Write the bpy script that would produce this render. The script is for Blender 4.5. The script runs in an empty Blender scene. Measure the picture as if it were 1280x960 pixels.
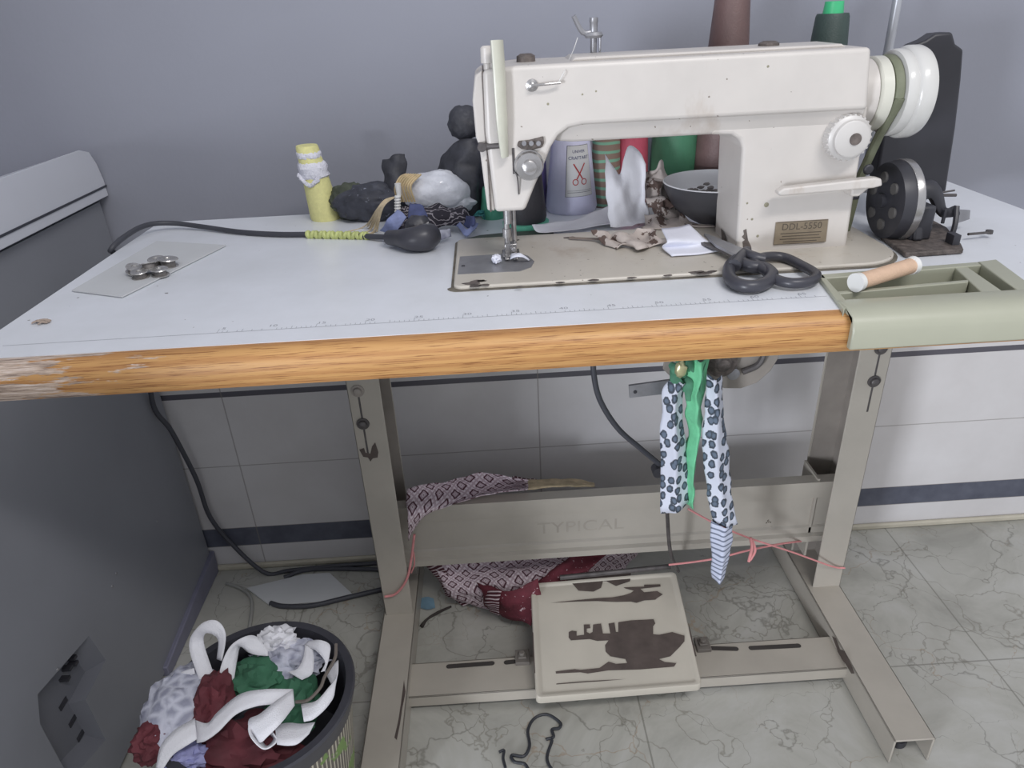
import bpy, bmesh, math, random
import numpy as np
from mathutils import Vector, Matrix, noise
random.seed(7)
C = bpy.context.scene.collection
PI = math.pi

# ------------------------------------------------------------------ camera
CAM = Vector((.565, -.600, 1.012)); YAW, PITCH, ROLL, FPX = .0190, .4845, -.0508, 896.
_f = Vector((math.sin(YAW)*math.cos(PITCH), math.cos(YAW)*math.cos(PITCH), -math.sin(PITCH)))
_r = Vector((math.cos(YAW), -math.sin(YAW), 0)); _u = _r.cross(_f)
RT = _r*math.cos(ROLL)+_u*math.sin(ROLL); UP = -_r*math.sin(ROLL)+_u*math.cos(ROLL); FW = _f
cd = bpy.data.cameras.new('camera'); cam = bpy.data.objects.new('camera', cd); C.objects.link(cam)
cd.sensor_width = 36; cd.lens = FPX/1280*36; cd.clip_start = .01
cam.matrix_world = Matrix(((RT.x, UP.x, -FW.x, CAM.x), (RT.y, UP.y, -FW.y, CAM.y), (RT.z, UP.z, -FW.z, CAM.z), (0, 0, 0, 1)))
bpy.context.scene.camera = cam

def ray(px, py): return FW+RT*((px-640)/FPX)+UP*((480-py)/FPX)
def at(px, py, ax, v):                       # photo pixel -> point on the plane axis=v
    d = ray(px, py); return CAM+d*((v-CAM[ax])/d[ax])
def Zp(px, py, z=.751): return at(px, py, 2, z)
def Yp(px, py, y): return at(px, py, 1, y)

# ------------------------------------------------------------------ light
w = bpy.data.worlds.new('world'); bpy.context.scene.world = w; w.use_nodes = True
w.node_tree.nodes['Background'].inputs[0].default_value = (.90, .93, 1, 1)
w.node_tree.nodes['Background'].inputs[1].default_value = .66
def area(name, loc, target, sx, sy, power, col):
    l = bpy.data.lights.new(name, 'AREA'); l.shape = 'RECTANGLE'; l.size = sx; l.size_y = sy; l.energy = power; l.color = col
    o = bpy.data.objects.new(name, l); C.objects.link(o); o.location = loc
    o.rotation_euler = (Vector(target)-Vector(loc)).to_track_quat('-Z', 'Y').to_euler(); return o
area('ceiling_lamp', (1.25, -1.15, 2.45), (.85, .2, .6), 1.1, .22, 22, (1, .97, .95))
area('window_light', (-1.7, -2.7, .68), (.9, .4, .35), .55, .75, 84, (.88, .92, 1))
vs = bpy.context.scene.view_settings
vs.view_transform = 'Standard'; vs.look = 'None'; vs.gamma = 1; vs.use_curve_mapping = False; vs.exposure = 0.06

# ------------------------------------------------------------------ materials
def lin(c):
    return tuple(((x/255)/12.92 if x/255 <= .04045 else ((x/255+.055)/1.055)**2.4) for x in c)
def nmat(name):
    m = bpy.data.materials.new(name); m.use_nodes = True; return m, m.node_tree, m.node_tree.nodes['Principled BSDF']
def N(t, typ, **k):
    n = t.nodes.new(typ)
    for a, v in k.items(): setattr(n, a, v)
    return n
def coords(t, scale=(1, 1, 1)):
    tc = N(t, 'ShaderNodeTexCoord'); mp = N(t, 'ShaderNodeMapping'); mp.inputs['Scale'].default_value = scale
    t.links.new(tc.outputs['Object'], mp.inputs[0]); return mp.outputs[0]
def noisef(t, vec, scale, detail=4, rough=.55, dist=0):
    n = N(t, 'ShaderNodeTexNoise'); n.inputs['Scale'].default_value = scale; n.inputs['Detail'].default_value = detail
    n.inputs['Roughness'].default_value = rough; n.inputs['Distortion'].default_value = dist
    t.links.new(vec, n.inputs['Vector']); return n.outputs['Fac']
def ramp(t, fac, stops):
    r = N(t, 'ShaderNodeValToRGB'); e = r.color_ramp.elements
    while len(e) < len(stops): e.new(.5)
    for i, (p, c) in enumerate(stops): e[i].position = p; e[i].color = (*c, 1)
    t.links.new(fac, r.inputs[0]); return r.outputs[0]
def mixc(t, fac, a, b):
    m = N(t, 'ShaderNodeMix', data_type='RGBA')
    for s, v in ((0, fac), (6, a), (7, b)):
        if isinstance(v, (int, float)): m.inputs[s].default_value = v
        elif isinstance(v, tuple): m.inputs[s].default_value = (*v, 1)
        else: t.links.new(v, m.inputs[s])
    return m.outputs[2]
def bump(t, b, h, strength=.3, dist=.002):
    n = N(t, 'ShaderNodeBump'); n.inputs['Strength'].default_value = strength; n.inputs['Distance'].default_value = dist
    t.links.new(h, n.inputs['Height']); t.links.new(n.outputs[0], b.inputs['Normal'])
def math_(t, op, a, b=None, c=None):
    n = N(t, 'ShaderNodeMath', operation=op)
    for i, v in enumerate((a, b, c)):
        if v is None: continue
        if isinstance(v, (int, float)): n.inputs[i].default_value = v
        else: t.links.new(v, n.inputs[i])
    return n.outputs[0]
def M(name, c, rough=.5, metal=0, var=.12, scale=30, bmp=0, bscale=200, chips=None, chipc=(52, 44, 40), chipscale=60, alpha=None, coat=0, trans=0):
    """plain paint/plastic/cloth with slight tone variation, optional chips (threshold on noise) and bump"""
    m, t, b = nmat(name); v = coords(t); c = lin(c)
    d = tuple(x*(1-var) for x in c); l = tuple(min(1, x*(1+var*.6)) for x in c)
    col = ramp(t, noisef(t, v, scale), [(.3, d), (.7, l)])
    if chips:
        n = noisef(t, v, chipscale, 5, .6); f = ramp(t, n, [(chips, (0, 0, 0)), (chips+.012, (1, 1, 1))])
        col = mixc(t, f, col, lin(chipc))
    t.links.new(col, b.inputs['Base Color']); b.inputs['Roughness'].default_value = rough; b.inputs['Metallic'].default_value = metal
    if coat: b.inputs['Coat Weight'].default_value = coat
    if bmp: bump(t, b, noisef(t, v, bscale, 3), bmp)
    if alpha is not None: b.inputs['Alpha'].default_value = alpha
    if trans: b.inputs['Transmission Weight'].default_value = trans
    return m
paint = M('machine_cream_paint', (200, 195, 190), .38, 0, .07, 14, .04, 90, .735, (92, 84, 76), 55)
def stained(m, col=(150, 128, 104), scale=9, th=.58, amt=.5):
    t = m.node_tree; b = t.nodes['Principled BSDF']; src = b.inputs['Base Color'].links[0].from_socket
    v = coords(t, (1, 1, .35)); f = ramp(t, noisef(t, v, scale, 6, .7), [(th, (0, 0, 0)), (th+.16, (amt, amt, amt))])
    v2 = coords(t); f2 = ramp(t, noisef(t, v2, 190, 1, .5), [(.76, (0, 0, 0)), (.78, (.8, .8, .8))])
    t.links.new(mixc(t, f2, mixc(t, f, src, lin(col)), lin((110, 98, 86))), b.inputs['Base Color']); return m
paintface = M('faceplate_paint', (200, 195, 190), .4, 0, .08, 14, .04, 90)
bedpaint = M('bed_paint', (196, 190, 180), .38, 0, .07, 18, .05, 60, .70, (82, 76, 68), 50)
stained(paint); stained(paintface, scale=16, th=.54); stained(bedpaint, scale=12)
white_gloss = M('handwheel_white', (200, 199, 196), .2, 0, .03)
cream_gloss = M('pulley_cream', (204, 203, 192), .22, 0, .05)
greencream = M('guard_green_cream', (196, 196, 182), .35, 0, .1, 25)
chrome = M('worn_chrome', (176, 174, 174), .25, .75, .15, 60)
steel = M('dull_steel', (150, 150, 154), .4, .45, .2, 40, .1, 150)
dark_steel = M('oily_dark_steel', (92, 88, 88), .45, .3, .4, 50, .3, 120)
grime = M('greasy_grime', (98, 90, 86), .6, 0, .5, 120, .6, 200)
black_plastic = M('black_plastic', (62, 62, 69), .38, 0, .15, 40)
black_matt = M('black_enamel_matt', (54, 54, 60), .45, 0, .2, 30, .1, 100)
beltm = M('olive_belt', (112, 116, 96), .6, 0, .15, 60, .2, 250)
frame_paint = M('stand_beige_paint', (170, 164, 154), .42, 0, .08, 12, .05, 60, .73, (74, 66, 58), 22)
pedal_paint = M('pedal_cream_paint', (186, 180, 168), .38, 0, .08, 10, .05, 50, .76, (60, 50, 46), 40)
rustm = M('bare_brown_metal', (86, 76, 72), .5, .1, .25, 40, .2, 100)
frame_dark = M('stand_dark_beige', (150, 143, 136), .55, 0, .2, 14, .1, 60)  # darker stand beige; inside the posts it stands in for shade
trayp = M('tray_plastic', (166, 167, 150), .35, 0, .08, 10, .03, 40)
rubber = M('cable_rubber', (66, 67, 74), .5, 0, .1)
greycord = M('grey_cord', (150, 150, 146), .5, 0, .1)
tapeyg = M('yellow_green_tape', (196, 204, 134), .5, 0, .25, 60, .4, 200)
cardm = M('white_card', (198, 200, 202), .6, 0, .04, 12)
papr = M('tissue_paper', (226, 226, 232), .75, 0, .05, 30, .4, 90)
whitecloth = M('white_paper_cloth', (222, 224, 236), .8, 0, .03, 30, .2, 200)
beigescrap = M('mottled_scrap', (188, 178, 172), .85, 0, .22, 45, .5, 150, .56, (96, 80, 74), 38)
elastic = M('white_elastic', (226, 226, 232), .8, 0, .04, 20, .5, 700)
maroon = M('maroon_cloth', (98, 44, 52), .8, 0, .4, 25, .5, 90)
greencl = M('green_cloth', (58, 108, 82), .8, 0, .3, 25, .5, 90)
brightgreen = M('bright_green_cloth', (118, 206, 156), .75, 0, .2, 40, .5, 120)
pinkstr = M('pink_string', (210, 140, 140), .7, 0, .15, 80)
yellow = M('yellow_thread', (226, 222, 156), .7, 0, .08, 200, .3, 600)
freezer_side = M('freezer_grey_enamel', (134, 136, 143), .42, 0, .05, 6)
freezer_lidm = M('freezer_lid_pale', (204, 206, 214), .4, 0, .03, 6)
freezer_dark = M('freezer_groove', (60, 62, 70), .5)
recess_m = M('freezer_recess_plastic', (112, 114, 122), .4, 0, .05, 12)
blackbag = M('black_sheer_cloth', (60, 61, 68), .6, 0, .35, 60, .6, 120)
oliveb = M('olive_dark_cloth', (72, 78, 66), .7, 0, .3, 50, .5, 120)
plasticbag = M('cloudy_plastic_bag', (228, 230, 238), .35, 0, .14, 40, .8, 110, coat=.4)
goldm = M('gold_band', (210, 188, 148), .5, .15, .3, 80)
strawm = M('beige_cord_fringe', (196, 180, 152), .7, 0, .2, 100)
denimd = M('blue_denim_dark', (84, 92, 132), .8, 0, .25, 80, .5, 300)
deniml = M('blue_denim_pale', (140, 150, 192), .8, 0, .15, 80, .5, 300)
labelm = M('cone_label', (206, 206, 206), .5, 0, .02)
inkblue = M('ink_blue', (58, 66, 110), .6, 0, .05)
inkred = M('ink_red', (176, 66, 66), .6, 0, .05)
inkgrey = M('ink_grey', (98, 98, 104), .6, 0, .05)
platem = M('brass_plate', (142, 130, 112), .4, .3, .15, 60, .2, 200)
dark_ink = M('dark_ink', (82, 74, 66), .5, 0, .05)
copper = M('peach_thread', (212, 180, 154), .55, 0, .06, 120, .3, 900)
whiteplastic = M('white_plastic', (222, 222, 220), .4, 0, .02)
mint = M('mint_plastic', (112, 200, 170), .4, 0, .1)
bowl_in = M('bowl_enamel_white', (214, 214, 216), .3, 0, .04)
cream_cloth = M('beige_patterned_cloth', (190, 172, 140), .8, 0, .35, 60, .4, 200)
silver = M('silver_ring', (186, 184, 182), .25, .6, .3, 120)
bluescrap = M('blue_scrap', (124, 156, 176), .7, 0, .2)
twigm = M('dark_twig', (58, 52, 50), .8, 0, .3)
gasket = M('bed_gasket', (112, 106, 96), .7, 0, .4, 40, .4, 120)
grout = M('beige_grout', (186, 180, 164), .8, 0, .15, 12, .3, 60)

def wood():
    m, t, b = nmat('orange_oak'); v = coords(t, (1, 14, 14))
    wv = N(t, 'ShaderNodeTexWave', wave_type='BANDS', bands_direction='Z'); wv.inputs['Scale'].default_value = 2.6
    wv.inputs['Distortion'].default_value = 5; wv.inputs['Detail'].default_value = 3; wv.inputs['Detail Scale'].default_value = 1.4
    t.links.new(v, wv.inputs['Vector'])
    v2 = coords(t, (9, 330, 330)); fine = noisef(t, v2, 3, 5, .6)
    c1 = ramp(t, wv.outputs['Fac'], [(.2, lin((178, 130, 80))), (.8, lin((193, 147, 92)))])
    c2 = ramp(t, fine, [(.36, lin((150, 114, 82))), (.46, lin((255, 255, 255)))])
    mm = N(t, 'ShaderNodeMix', data_type='RGBA', blend_type='MULTIPLY'); mm.inputs[0].default_value = .75
    t.links.new(c1, mm.inputs[6]); t.links.new(c2, mm.inputs[7])
    # worn, bare and greasy end at the left (paint rubbed through)
    tc = N(t, 'ShaderNodeTexCoord'); sp = N(t, 'ShaderNodeSeparateXYZ'); t.links.new(tc.outputs['Object'], sp.inputs[0])
    n = noisef(t, coords(t, (10, 60, 60)), 1.6, 5, .65)
    f = math_(t, 'ADD', math_(t, 'MULTIPLY', math_(t, 'SUBTRACT', .27, sp.outputs[0]), 4.2), math_(t, 'MULTIPLY', math_(t, 'SUBTRACT', n, .5), 2.6))
    zz = math_(t, 'MULTIPLY', math_(t, 'SUBTRACT', sp.outputs[2], .728), 10)
    f2 = ramp(t, f, [(.30, (0, 0, 0)), (.42, (1, 1, 1))])
    worn = ramp(t, noisef(t, coords(t, (8, 120, 120)), 3, 5, .7), [(.35, lin((98, 82, 74))), (.55, lin((196, 176, 160))), (.7, lin((225, 215, 210)))])
    col = mixc(t, f2, mm.outputs[2], worn)
    t.links.new(col, b.inputs['Base Color']); b.inputs['Roughness'].default_value = .42
    bump(t, b, fine, .25, .001); return m
woodm = wood()
def laminate():
    m, t, b = nmat('white_laminate'); v = coords(t)
    base = ramp(t, noisef(t, v, 7, 5, .6), [(.3, lin((214, 217, 222))), (.7, lin((228, 231, 238)))])
    f = ramp(t, noisef(t, v, 85, 2, .5), [(.755, (0, 0, 0)), (.775, (1, 1, 1))])
    col = mixc(t, f, base, lin((120, 118, 118)))
    t.links.new(col, b.inputs['Base Color']); b.inputs['Roughness'].default_value = .3
    bump(t, b, noisef(t, v, 300, 2), .05); return m
laminatem = laminate()
def marble_floor():
    m, t, b = nmat('marble_floor_tiles'); v = coords(t)
    base = ramp(t, noisef(t, v, 3.5, 6, .65, 1.2), [(.28, lin((144, 143, 136))), (.5, lin((173, 172, 165))), (.74, lin((191, 191, 188)))])
    def vein(scale, w, col, prev, seed):
        mp = N(t, 'ShaderNodeMapping'); mp.inputs['Location'].default_value = (seed, seed*2, 0); t.links.new(v, mp.inputs[0])
        wn = N(t, 'ShaderNodeTexNoise'); wn.inputs['Scale'].default_value = 6; wn.inputs['Detail'].default_value = 5; t.links.new(mp.outputs[0], wn.inputs['Vector'])
        add = N(t, 'ShaderNodeMix', data_type='RGBA', blend_type='ADD'); add.inputs[0].default_value = .35
        t.links.new(mp.outputs[0], add.inputs[6]); t.links.new(wn.outputs['Color'], add.inputs[7])
        vo = N(t, 'ShaderNodeTexVoronoi', feature='DISTANCE_TO_EDGE'); vo.inputs['Scale'].default_value = scale; t.links.new(add.outputs[2], vo.inputs['Vector'])
        thick = noisef(t, mp.outputs[0], 5, 3)
        d = math_(t, 'DIVIDE', vo.outputs['Distance'], math_(t, 'MAXIMUM', math_(t, 'MULTIPLY', math_(t, 'SUBTRACT', thick, .38), w), .0008))
        f = ramp(t, d, [(0, (.55, .55, .55)), (1, (0, 0, 0))]); return mixc(t, f, prev, col)
    col = vein(4.5, .10, lin((96, 94, 86)), base, 0.3)
    col = vein(9, .10, lin((110, 106, 94)), col, 4.7)
    col = vein(2.6, .03, lin((150, 126, 100)), col, 9.1)
    sp = N(t, 'ShaderNodeSeparateXYZ'); t.links.new(v, sp.inputs[0])
    def gl(out, off, period):
        d = math_(t, 'ABSOLUTE', math_(t, 'SUBTRACT', math_(t, 'FRACT', math_(t, 'DIVIDE', math_(t, 'SUBTRACT', out, off), period)), .5))
        return math_(t, 'GREATER_THAN', d, .5-.0014/period)
    g = math_(t, 'MAXIMUM', gl(sp.outputs[0], 1.36, .6), gl(sp.outputs[1], .22, .6))
    col = mixc(t, math_(t, 'MULTIPLY', g, .55), col, lin((104, 102, 94)))
    t.links.new(col, b.inputs['Base Color']); b.inputs['Roughness'].default_value = .3; return m
floorm = marble_floor()
def tile_wall():
    m, t, b = nmat('wall_tiles'); v = coords(t); sp = N(t, 'ShaderNodeSeparateXYZ'); t.links.new(v, sp.inputs[0]); x, z = sp.outputs[0], sp.outputs[2]
    base = ramp(t, noisef(t, v, 5, 5, .6), [(.3, lin((196, 193, 193))), (.7, lin((209, 207, 208)))])
    def band(o, a, c): return math_(t, 'MULTIPLY', math_(t, 'GREATER_THAN', o, a), math_(t, 'LESS_THAN', o, c))
    dk = ramp(t, noisef(t, v, 26, 5, .6), [(.3, lin((74, 77, 90))), (.7, lin((94, 97, 110)))])
    col = mixc(t, band(z, .057, .102), base, dk)
    col = mixc(t, band(z, .402, .413), col, lin((88, 86, 94)))
    g = math_(t, 'MAXIMUM', band(z, .2505, .2525), math_(t, 'MAXIMUM', band(x, .053, .0555), band(x, .634, .6365)))
    g = math_(t, 'MAXIMUM', g, math_(t, 'MAXIMUM', band(z, .1015, .103), band(z, .0560, .0575)))
    col = mixc(t, math_(t, 'MULTIPLY', g, .6), col, lin((124, 118, 114)))
    col = mixc(t, band(z, -.1, .010), col, lin((172, 168, 156)))
    t.links.new(col, b.inputs['Base Color']); b.inputs['Roughness'].default_value = .3; return m
tilem = tile_wall()
plaster = M('grey_blue_plaster', (146, 148, 159), .62, 0, .045, 3, .12, 120)
def stripe_thread(name, c1, c2, scale):
    m, t, b = nmat(name); v = coords(t)
    wv = N(t, 'ShaderNodeTexWave', wave_type='BANDS', bands_direction='Z'); wv.inputs['Scale'].default_value = scale; wv.inputs['Distortion'].default_value = 3
    wv.inputs['Detail Scale'].default_value = .6; t.links.new(v, wv.inputs['Vector'])
    t.links.new(ramp(t, wv.outputs['Fac'], [(.68, lin(c1)), (.84, lin(c2))]), b.inputs['Base Color']); b.inputs['Roughness'].default_value = .7; return m
def thread_mat(name, c): return M(name, c, .5, 0, .1, 60, .25, 500)
def leopard():
    m, t, b = nmat('leopard_ribbon'); tc = N(t, 'ShaderNodeTexCoord'); mp = N(t, 'ShaderNodeMapping'); mp.inputs['Scale'].default_value = (1, 1, 1)
    t.links.new(tc.outputs['Object'], mp.inputs[0]); sp = N(t, 'ShaderNodeSeparateXYZ'); t.links.new(mp.outputs[0], sp.inputs[0]); cx = N(t, 'ShaderNodeCombineXYZ'); t.links.new(sp.outputs[0], cx.inputs[0]); t.links.new(math_(t, 'MULTIPLY', sp.outputs[2], .62), cx.inputs[1]); v = cx.outputs[0]
    vo = N(t, 'ShaderNodeTexVoronoi'); vo.voronoi_dimensions = '2D'; vo.inputs['Scale'].default_value = 90; vo.inputs['Randomness'].default_value = .75; t.links.new(v, vo.inputs['Vector'])
    d = math_(t, 'ADD', vo.outputs['Distance'], math_(t, 'MULTIPLY', math_(t, 'SUBTRACT', noisef(t, v, 190, 2), .5), .42))
    col = ramp(t, d, [(.0, lin((108, 120, 138))), (.17, lin((100, 114, 132))), (.27, lin((64, 72, 84))), (.36, lin((64, 72, 84))), (.42, lin((216, 220, 234)))])
    t.links.new(col, b.inputs['Base Color']); b.inputs['Roughness'].default_value = .65; return m
leopardm = leopard()
def shawl():
    m, t, b = nmat('diamond_print_cloth'); uv = N(t, 'ShaderNodeUVMap'); mp = N(t, 'ShaderNodeMapping'); mp.inputs['Rotation'].default_value = (0, 0, .62)
    mp.inputs['Scale'].default_value = (1, 1, 1); t.links.new(uv.outputs[0], mp.inputs[0]); sp = N(t, 'ShaderNodeSeparateXYZ'); t.links.new(mp.outputs[0], sp.inputs[0])
    def cell(o, s): return math_(t, 'MULTIPLY', math_(t, 'ABSOLUTE', math_(t, 'SUBTRACT', math_(t, 'FRACT', math_(t, 'MULTIPLY', o, s)), .5)), 2)
    a, c = cell(sp.outputs[0], 46), cell(sp.outputs[1], 46)
    d = math_(t, 'MAXIMUM', a, c)
    col = ramp(t, d, [(0, lin((96, 62, 74))), (.16, lin((216, 204, 210))), (.40, lin((216, 204, 210))), (.45, lin((84, 46, 58))), (.60, lin((92, 54, 66))), (.66, lin((218, 206, 212)))])
    r = N(t, 'ShaderNodeValToRGB'); 
    a2, c2 = cell(sp.outputs[0], 138), cell(sp.outputs[1], 138)
    fine = ramp(t, math_(t, 'MAXIMUM', a2, c2), [(.6, (1, 1, 1)), (.66, lin((176, 146, 156)))])
    mm = N(t, 'ShaderNodeMix', data_type='RGBA', blend_type='MULTIPLY'); mm.inputs[0].default_value = .55
    t.links.new(col, mm.inputs[6]); t.links.new(fine, mm.inputs[7])
    # maroon border along high V
    su = N(t, 'ShaderNodeSeparateXYZ'); t.links.new(uv.outputs[0], su.inputs[0])
    spots = ramp(t, noisef(t, coords(t), 120, 2, .5), [(.62, lin((84, 26, 38))), (.66, lin((190, 160, 168)))])
    bd = ramp(t, math_(t, 'SINE', math_(t, 'MULTIPLY', su.outputs[0], 900)), [(.45, lin((70, 30, 40))), (.55, lin((190, 174, 178)))])
    col = mixc(t, math_(t, 'GREATER_THAN', su.outputs[1], .235), mm.outputs[2], spots)
    col = mixc(t, math_(t, 'MULTIPLY', math_(t, 'GREATER_THAN', su.outputs[1], .228), math_(t, 'LESS_THAN', su.outputs[1], .238)), col, bd)
    t.links.new(col, b.inputs['Base Color']); b.inputs['Roughness'].default_value = .85; return m
shawlm = shawl()
def lace():
    m, t, b = nmat('white_lace'); v = coords(t)
    vo = N(t, 'ShaderNodeTexVoronoi', feature='DISTANCE_TO_EDGE'); vo.inputs['Scale'].default_value = 60; t.links.new(v, vo.inputs['Vector'])
    t.links.new(ramp(t, vo.outputs['Distance'], [(.05, lin((196, 198, 212))), (.3, lin((150, 152, 170)))]), b.inputs['Base Color']); b.inputs['Roughness'].default_value = .8
    bump(t, b, noisef(t, v, 60, 4), .8, .004); return m
lacem = lace()
def printed():
    m, t, b = nmat('black_white_squiggle_print'); v = coords(t)
    wv = N(t, 'ShaderNodeTexWave', wave_type='RINGS'); wv.inputs['Scale'].default_value = 40; wv.inputs['Distortion'].default_value = 16; wv.inputs['Detail'].default_value = 2
    wv.inputs['Detail Scale'].default_value = 1.5; t.links.new(v, wv.inputs['Vector'])
    t.links.new(ramp(t, wv.outputs['Fac'], [(.80, lin((46, 42, 52))), (.93, lin((160, 154, 160)))]), b.inputs['Base Color']); b.inputs['Roughness'].default_value = .8; return m
printm = printed()
def basket():
    m, t, b = nmat('bin_stripes'); v = coords(t); sp = N(t, 'ShaderNodeSeparateXYZ'); t.links.new(v, sp.inputs[0])
    ang = math_(t, 'ARCTAN2', sp.outputs[1], sp.outputs[0])
    s = math_(t, 'SINE', math_(t, 'MULTIPLY', ang, 110))
    col = ramp(t, s, [(.35, lin((104, 98, 92))), (.6, lin((196, 190, 172)))])
    fl = noisef(t, v, 22, 3, .6)
    col = mixc(t, ramp(t, fl, [(.56, (0, 0, 0)), (.58, (1, 1, 1))]), col, lin((120, 150, 84)))
    fl2 = noisef(t, coords(t, (1, 1, 1.2)), 17, 2, .5)
    col = mixc(t, ramp(t, fl2, [(.61, (0, 0, 0)), (.63, (1, 1, 1))]), col, lin((206, 160, 156)))
    t.links.new(col, b.inputs['Base Color']); b.inputs['Roughness'].default_value = .5; return m
basketm = basket()

# ------------------------------------------------------------------ mesh builder
class MB:
    def __init__(s): s.v = []; s.f = []; s.m = []; s.uv = None
    def add(s, verts, faces, mi=0):
        o = len(s.v); s.v += [Vector(p) for p in verts]; s.f += [tuple(i+o for i in f) for f in faces]; s.m += [mi]*len(faces); return s
    def box(s, a, b, mi=0, mat=None):
        a, b = Vector(a), Vector(b)
        vs_ = [Vector((x, y, z)) for z in (a.z, b.z) for y in (a.y, b.y) for x in (a.x, b.x)]
        if mat is not None: vs_ = [mat @ p for p in vs_]
        return s.add(vs_, [(0, 2, 3, 1), (4, 5, 7, 6), (0, 1, 5, 4), (2, 6, 7, 3), (0, 4, 6, 2), (1, 3, 7, 5)], mi)
    def prism(s, poly, fn, a, b, mi=0):
        """poly: 2D points; fn(u,v,h) -> 3D; extruded from h=a to b"""
        n = len(poly); vs_ = [fn(u, v, a) for u, v in poly]+[fn(u, v, b) for u, v in poly]
        fs = [tuple(range(n))[::-1], tuple(range(n, 2*n))]+[(i, (i+1) % n, n+(i+1) % n, n+i) for i in range(n)]
        return s.add(vs_, fs, mi)
    def lathe(s, prof, c=(0, 0, 0), axis='Z', seg=32, mi=0, rot=None, cap=True):
        c = Vector(c); vs_ = []
        for h, r in prof:
            for k in range(seg):
                a = 2*PI*k/seg; p = Vector((r*math.cos(a), r*math.sin(a), h))
                if axis == 'X': p = Vector((p.z, p.x, p.y))
                elif axis == 'Y': p = Vector((p.x, p.z, p.y))
                if rot is not None: p = rot @ p
                vs_.append(c+p)
        n = len(prof); fs = [(i*seg+k, i*seg+(k+1) % seg, (i+1)*seg+(k+1) % seg, (i+1)*seg+k) for i in range(n-1) for k in range(seg)]
        if cap: fs += [tuple(range(seg))[::-1], tuple(range((n-1)*seg, n*seg))]
        return s.add(vs_, fs, mi)
    def tube(s, pts, r, seg=10, mi=0, sub=6, radii=None, flat=1):
        P = catmull(pts, sub) if sub > 1 else [Vector(p) for p in pts]
        n = len(P); R = [r]*n if radii is None else [float(np.interp(i/(n-1)*(len(radii)-1), range(len(radii)), radii)) for i in range(n)]
        up = Vector((0, 0, 1)); vs_ = []; prev = None
        for i, p in enumerate(P):
            d = (P[min(i+1, n-1)]-P[max(i-1, 0)]); d = d.normalized() if d.length > 1e-9 else Vector((1, 0, 0))
            if prev is None: prev = d.orthogonal().normalized()
            sd = (prev-d*prev.dot(d)); sd = sd.normalized() if sd.length > 1e-6 else d.orthogonal().normalized(); prev = sd
            u2 = d.cross(sd)
            for k in range(seg):
                a = 2*PI*k/seg; vs_.append(p+(sd*math.cos(a)+u2*math.sin(a)*flat)*R[i])
        fs = [(i*seg+k, i*seg+(k+1) % seg, (i+1)*seg+(k+1) % seg, (i+1)*seg+k) for i in range(n-1) for k in range(seg)]
        fs += [tuple(range(seg))[::-1], tuple(range((n-1)*seg, n*seg))]
        return s.add(vs_, fs, mi)
    def blob(s, c, r, nz=.2, sc=3, seed=0, mi=0, sub=4, rot=None, flatz=None, fold=0):
        bm = bmesh.new(); bmesh.ops.create_icosphere(bm, subdivisions=sub, radius=1); c = Vector(c)
        vs_ = []
        for v in bm.verts:
            p = v.co.copy(); n_ = noise.fractal(p*sc+Vector((seed, seed*1.7, 3.1)), .8, 2.1, 4)
            k = 1+nz*n_+(fold*abs(noise.noise(p*sc*1.6+Vector((seed*2, 0, 0)))) if fold else 0)
            q = Vector((p.x*r[0]*k, p.y*r[1]*k, p.z*r[2]*k))
            if rot is not None: q = rot @ q
            q = c+q
            if flatz is not None: q.z = max(q.z, flatz)
            vs_.append(q)
        s.add(vs_, [tuple(v.index for v in f.verts) for f in bm.faces], mi); bm.free(); return s
    def build(s, name, mats, parent=None, bevel=0, seg=2, smooth=40, solid=0, origin=None):
        me = bpy.data.meshes.new(name); o_ = Vector(origin) if origin is not None else Vector((0, 0, 0))
        off = Vector(parent['_o']) if (parent is not None and '_o' in parent) else Vector((0, 0, 0))
        base = o_ if origin is not None else Vector((0, 0, 0))
        me.from_pydata([tuple(p-base) for p in s.v], [], s.f)
        bm = bmesh.new(); bm.from_mesh(me); bmesh.ops.recalc_face_normals(bm, faces=bm.faces[:]); bm.to_mesh(me); bm.free()
        for m in (mats if isinstance(mats, (list, tuple)) else [mats]): me.materials.append(m)
        me.polygons.foreach_set('material_index', s.m)
        if s.uv:
            ul = me.uv_layers.new(name='UVMap')
            for l in me.loops: ul.data[l.index].uv = s.uv[l.vertex_index]
        me.shade_smooth(); me.set_sharp_from_angle(angle=math.radians(smooth)); me.update()
        o = bpy.data.objects.new(name, me); C.objects.link(o); o.location = base
        if parent is not None:
            o.parent = parent; o.matrix_parent_inverse = Matrix.Identity(4)
            pw = Vector((0, 0, 0)); q = parent
            while q is not None: pw += Vector(q.location); q = q.parent
            o.location = base-pw
        if solid: md = o.modifiers.new('solid', 'SOLIDIFY'); md.thickness = solid; md.offset = 0
        if bevel:
            md = o.modifiers.new('bevel', 'BEVEL'); md.width = bevel; md.segments = seg; md.limit_method = 'ANGLE'; md.angle_limit = math.radians(35)
            md.harden_normals = False
        return o
def catmull(pts, sub):
    P = [Vector(p) for p in pts]; out = []
    n = len(P)
    if n < 2: return P
    for i in range(n-1):
        a = P[i-1] if i > 0 else P[i]*2-P[i+1]; b, c = P[i], P[i+1]; d = P[i+2] if i+2 < n else P[i+1]*2-P[i]
        for k in range(sub):
            t = k/sub; out.append(.5*((2*b)+(c-a)*t+(2*a-5*b+4*c-d)*t*t+(3*b-a-3*c+d)*t**3))
    out.append(P[-1]); return out
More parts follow.
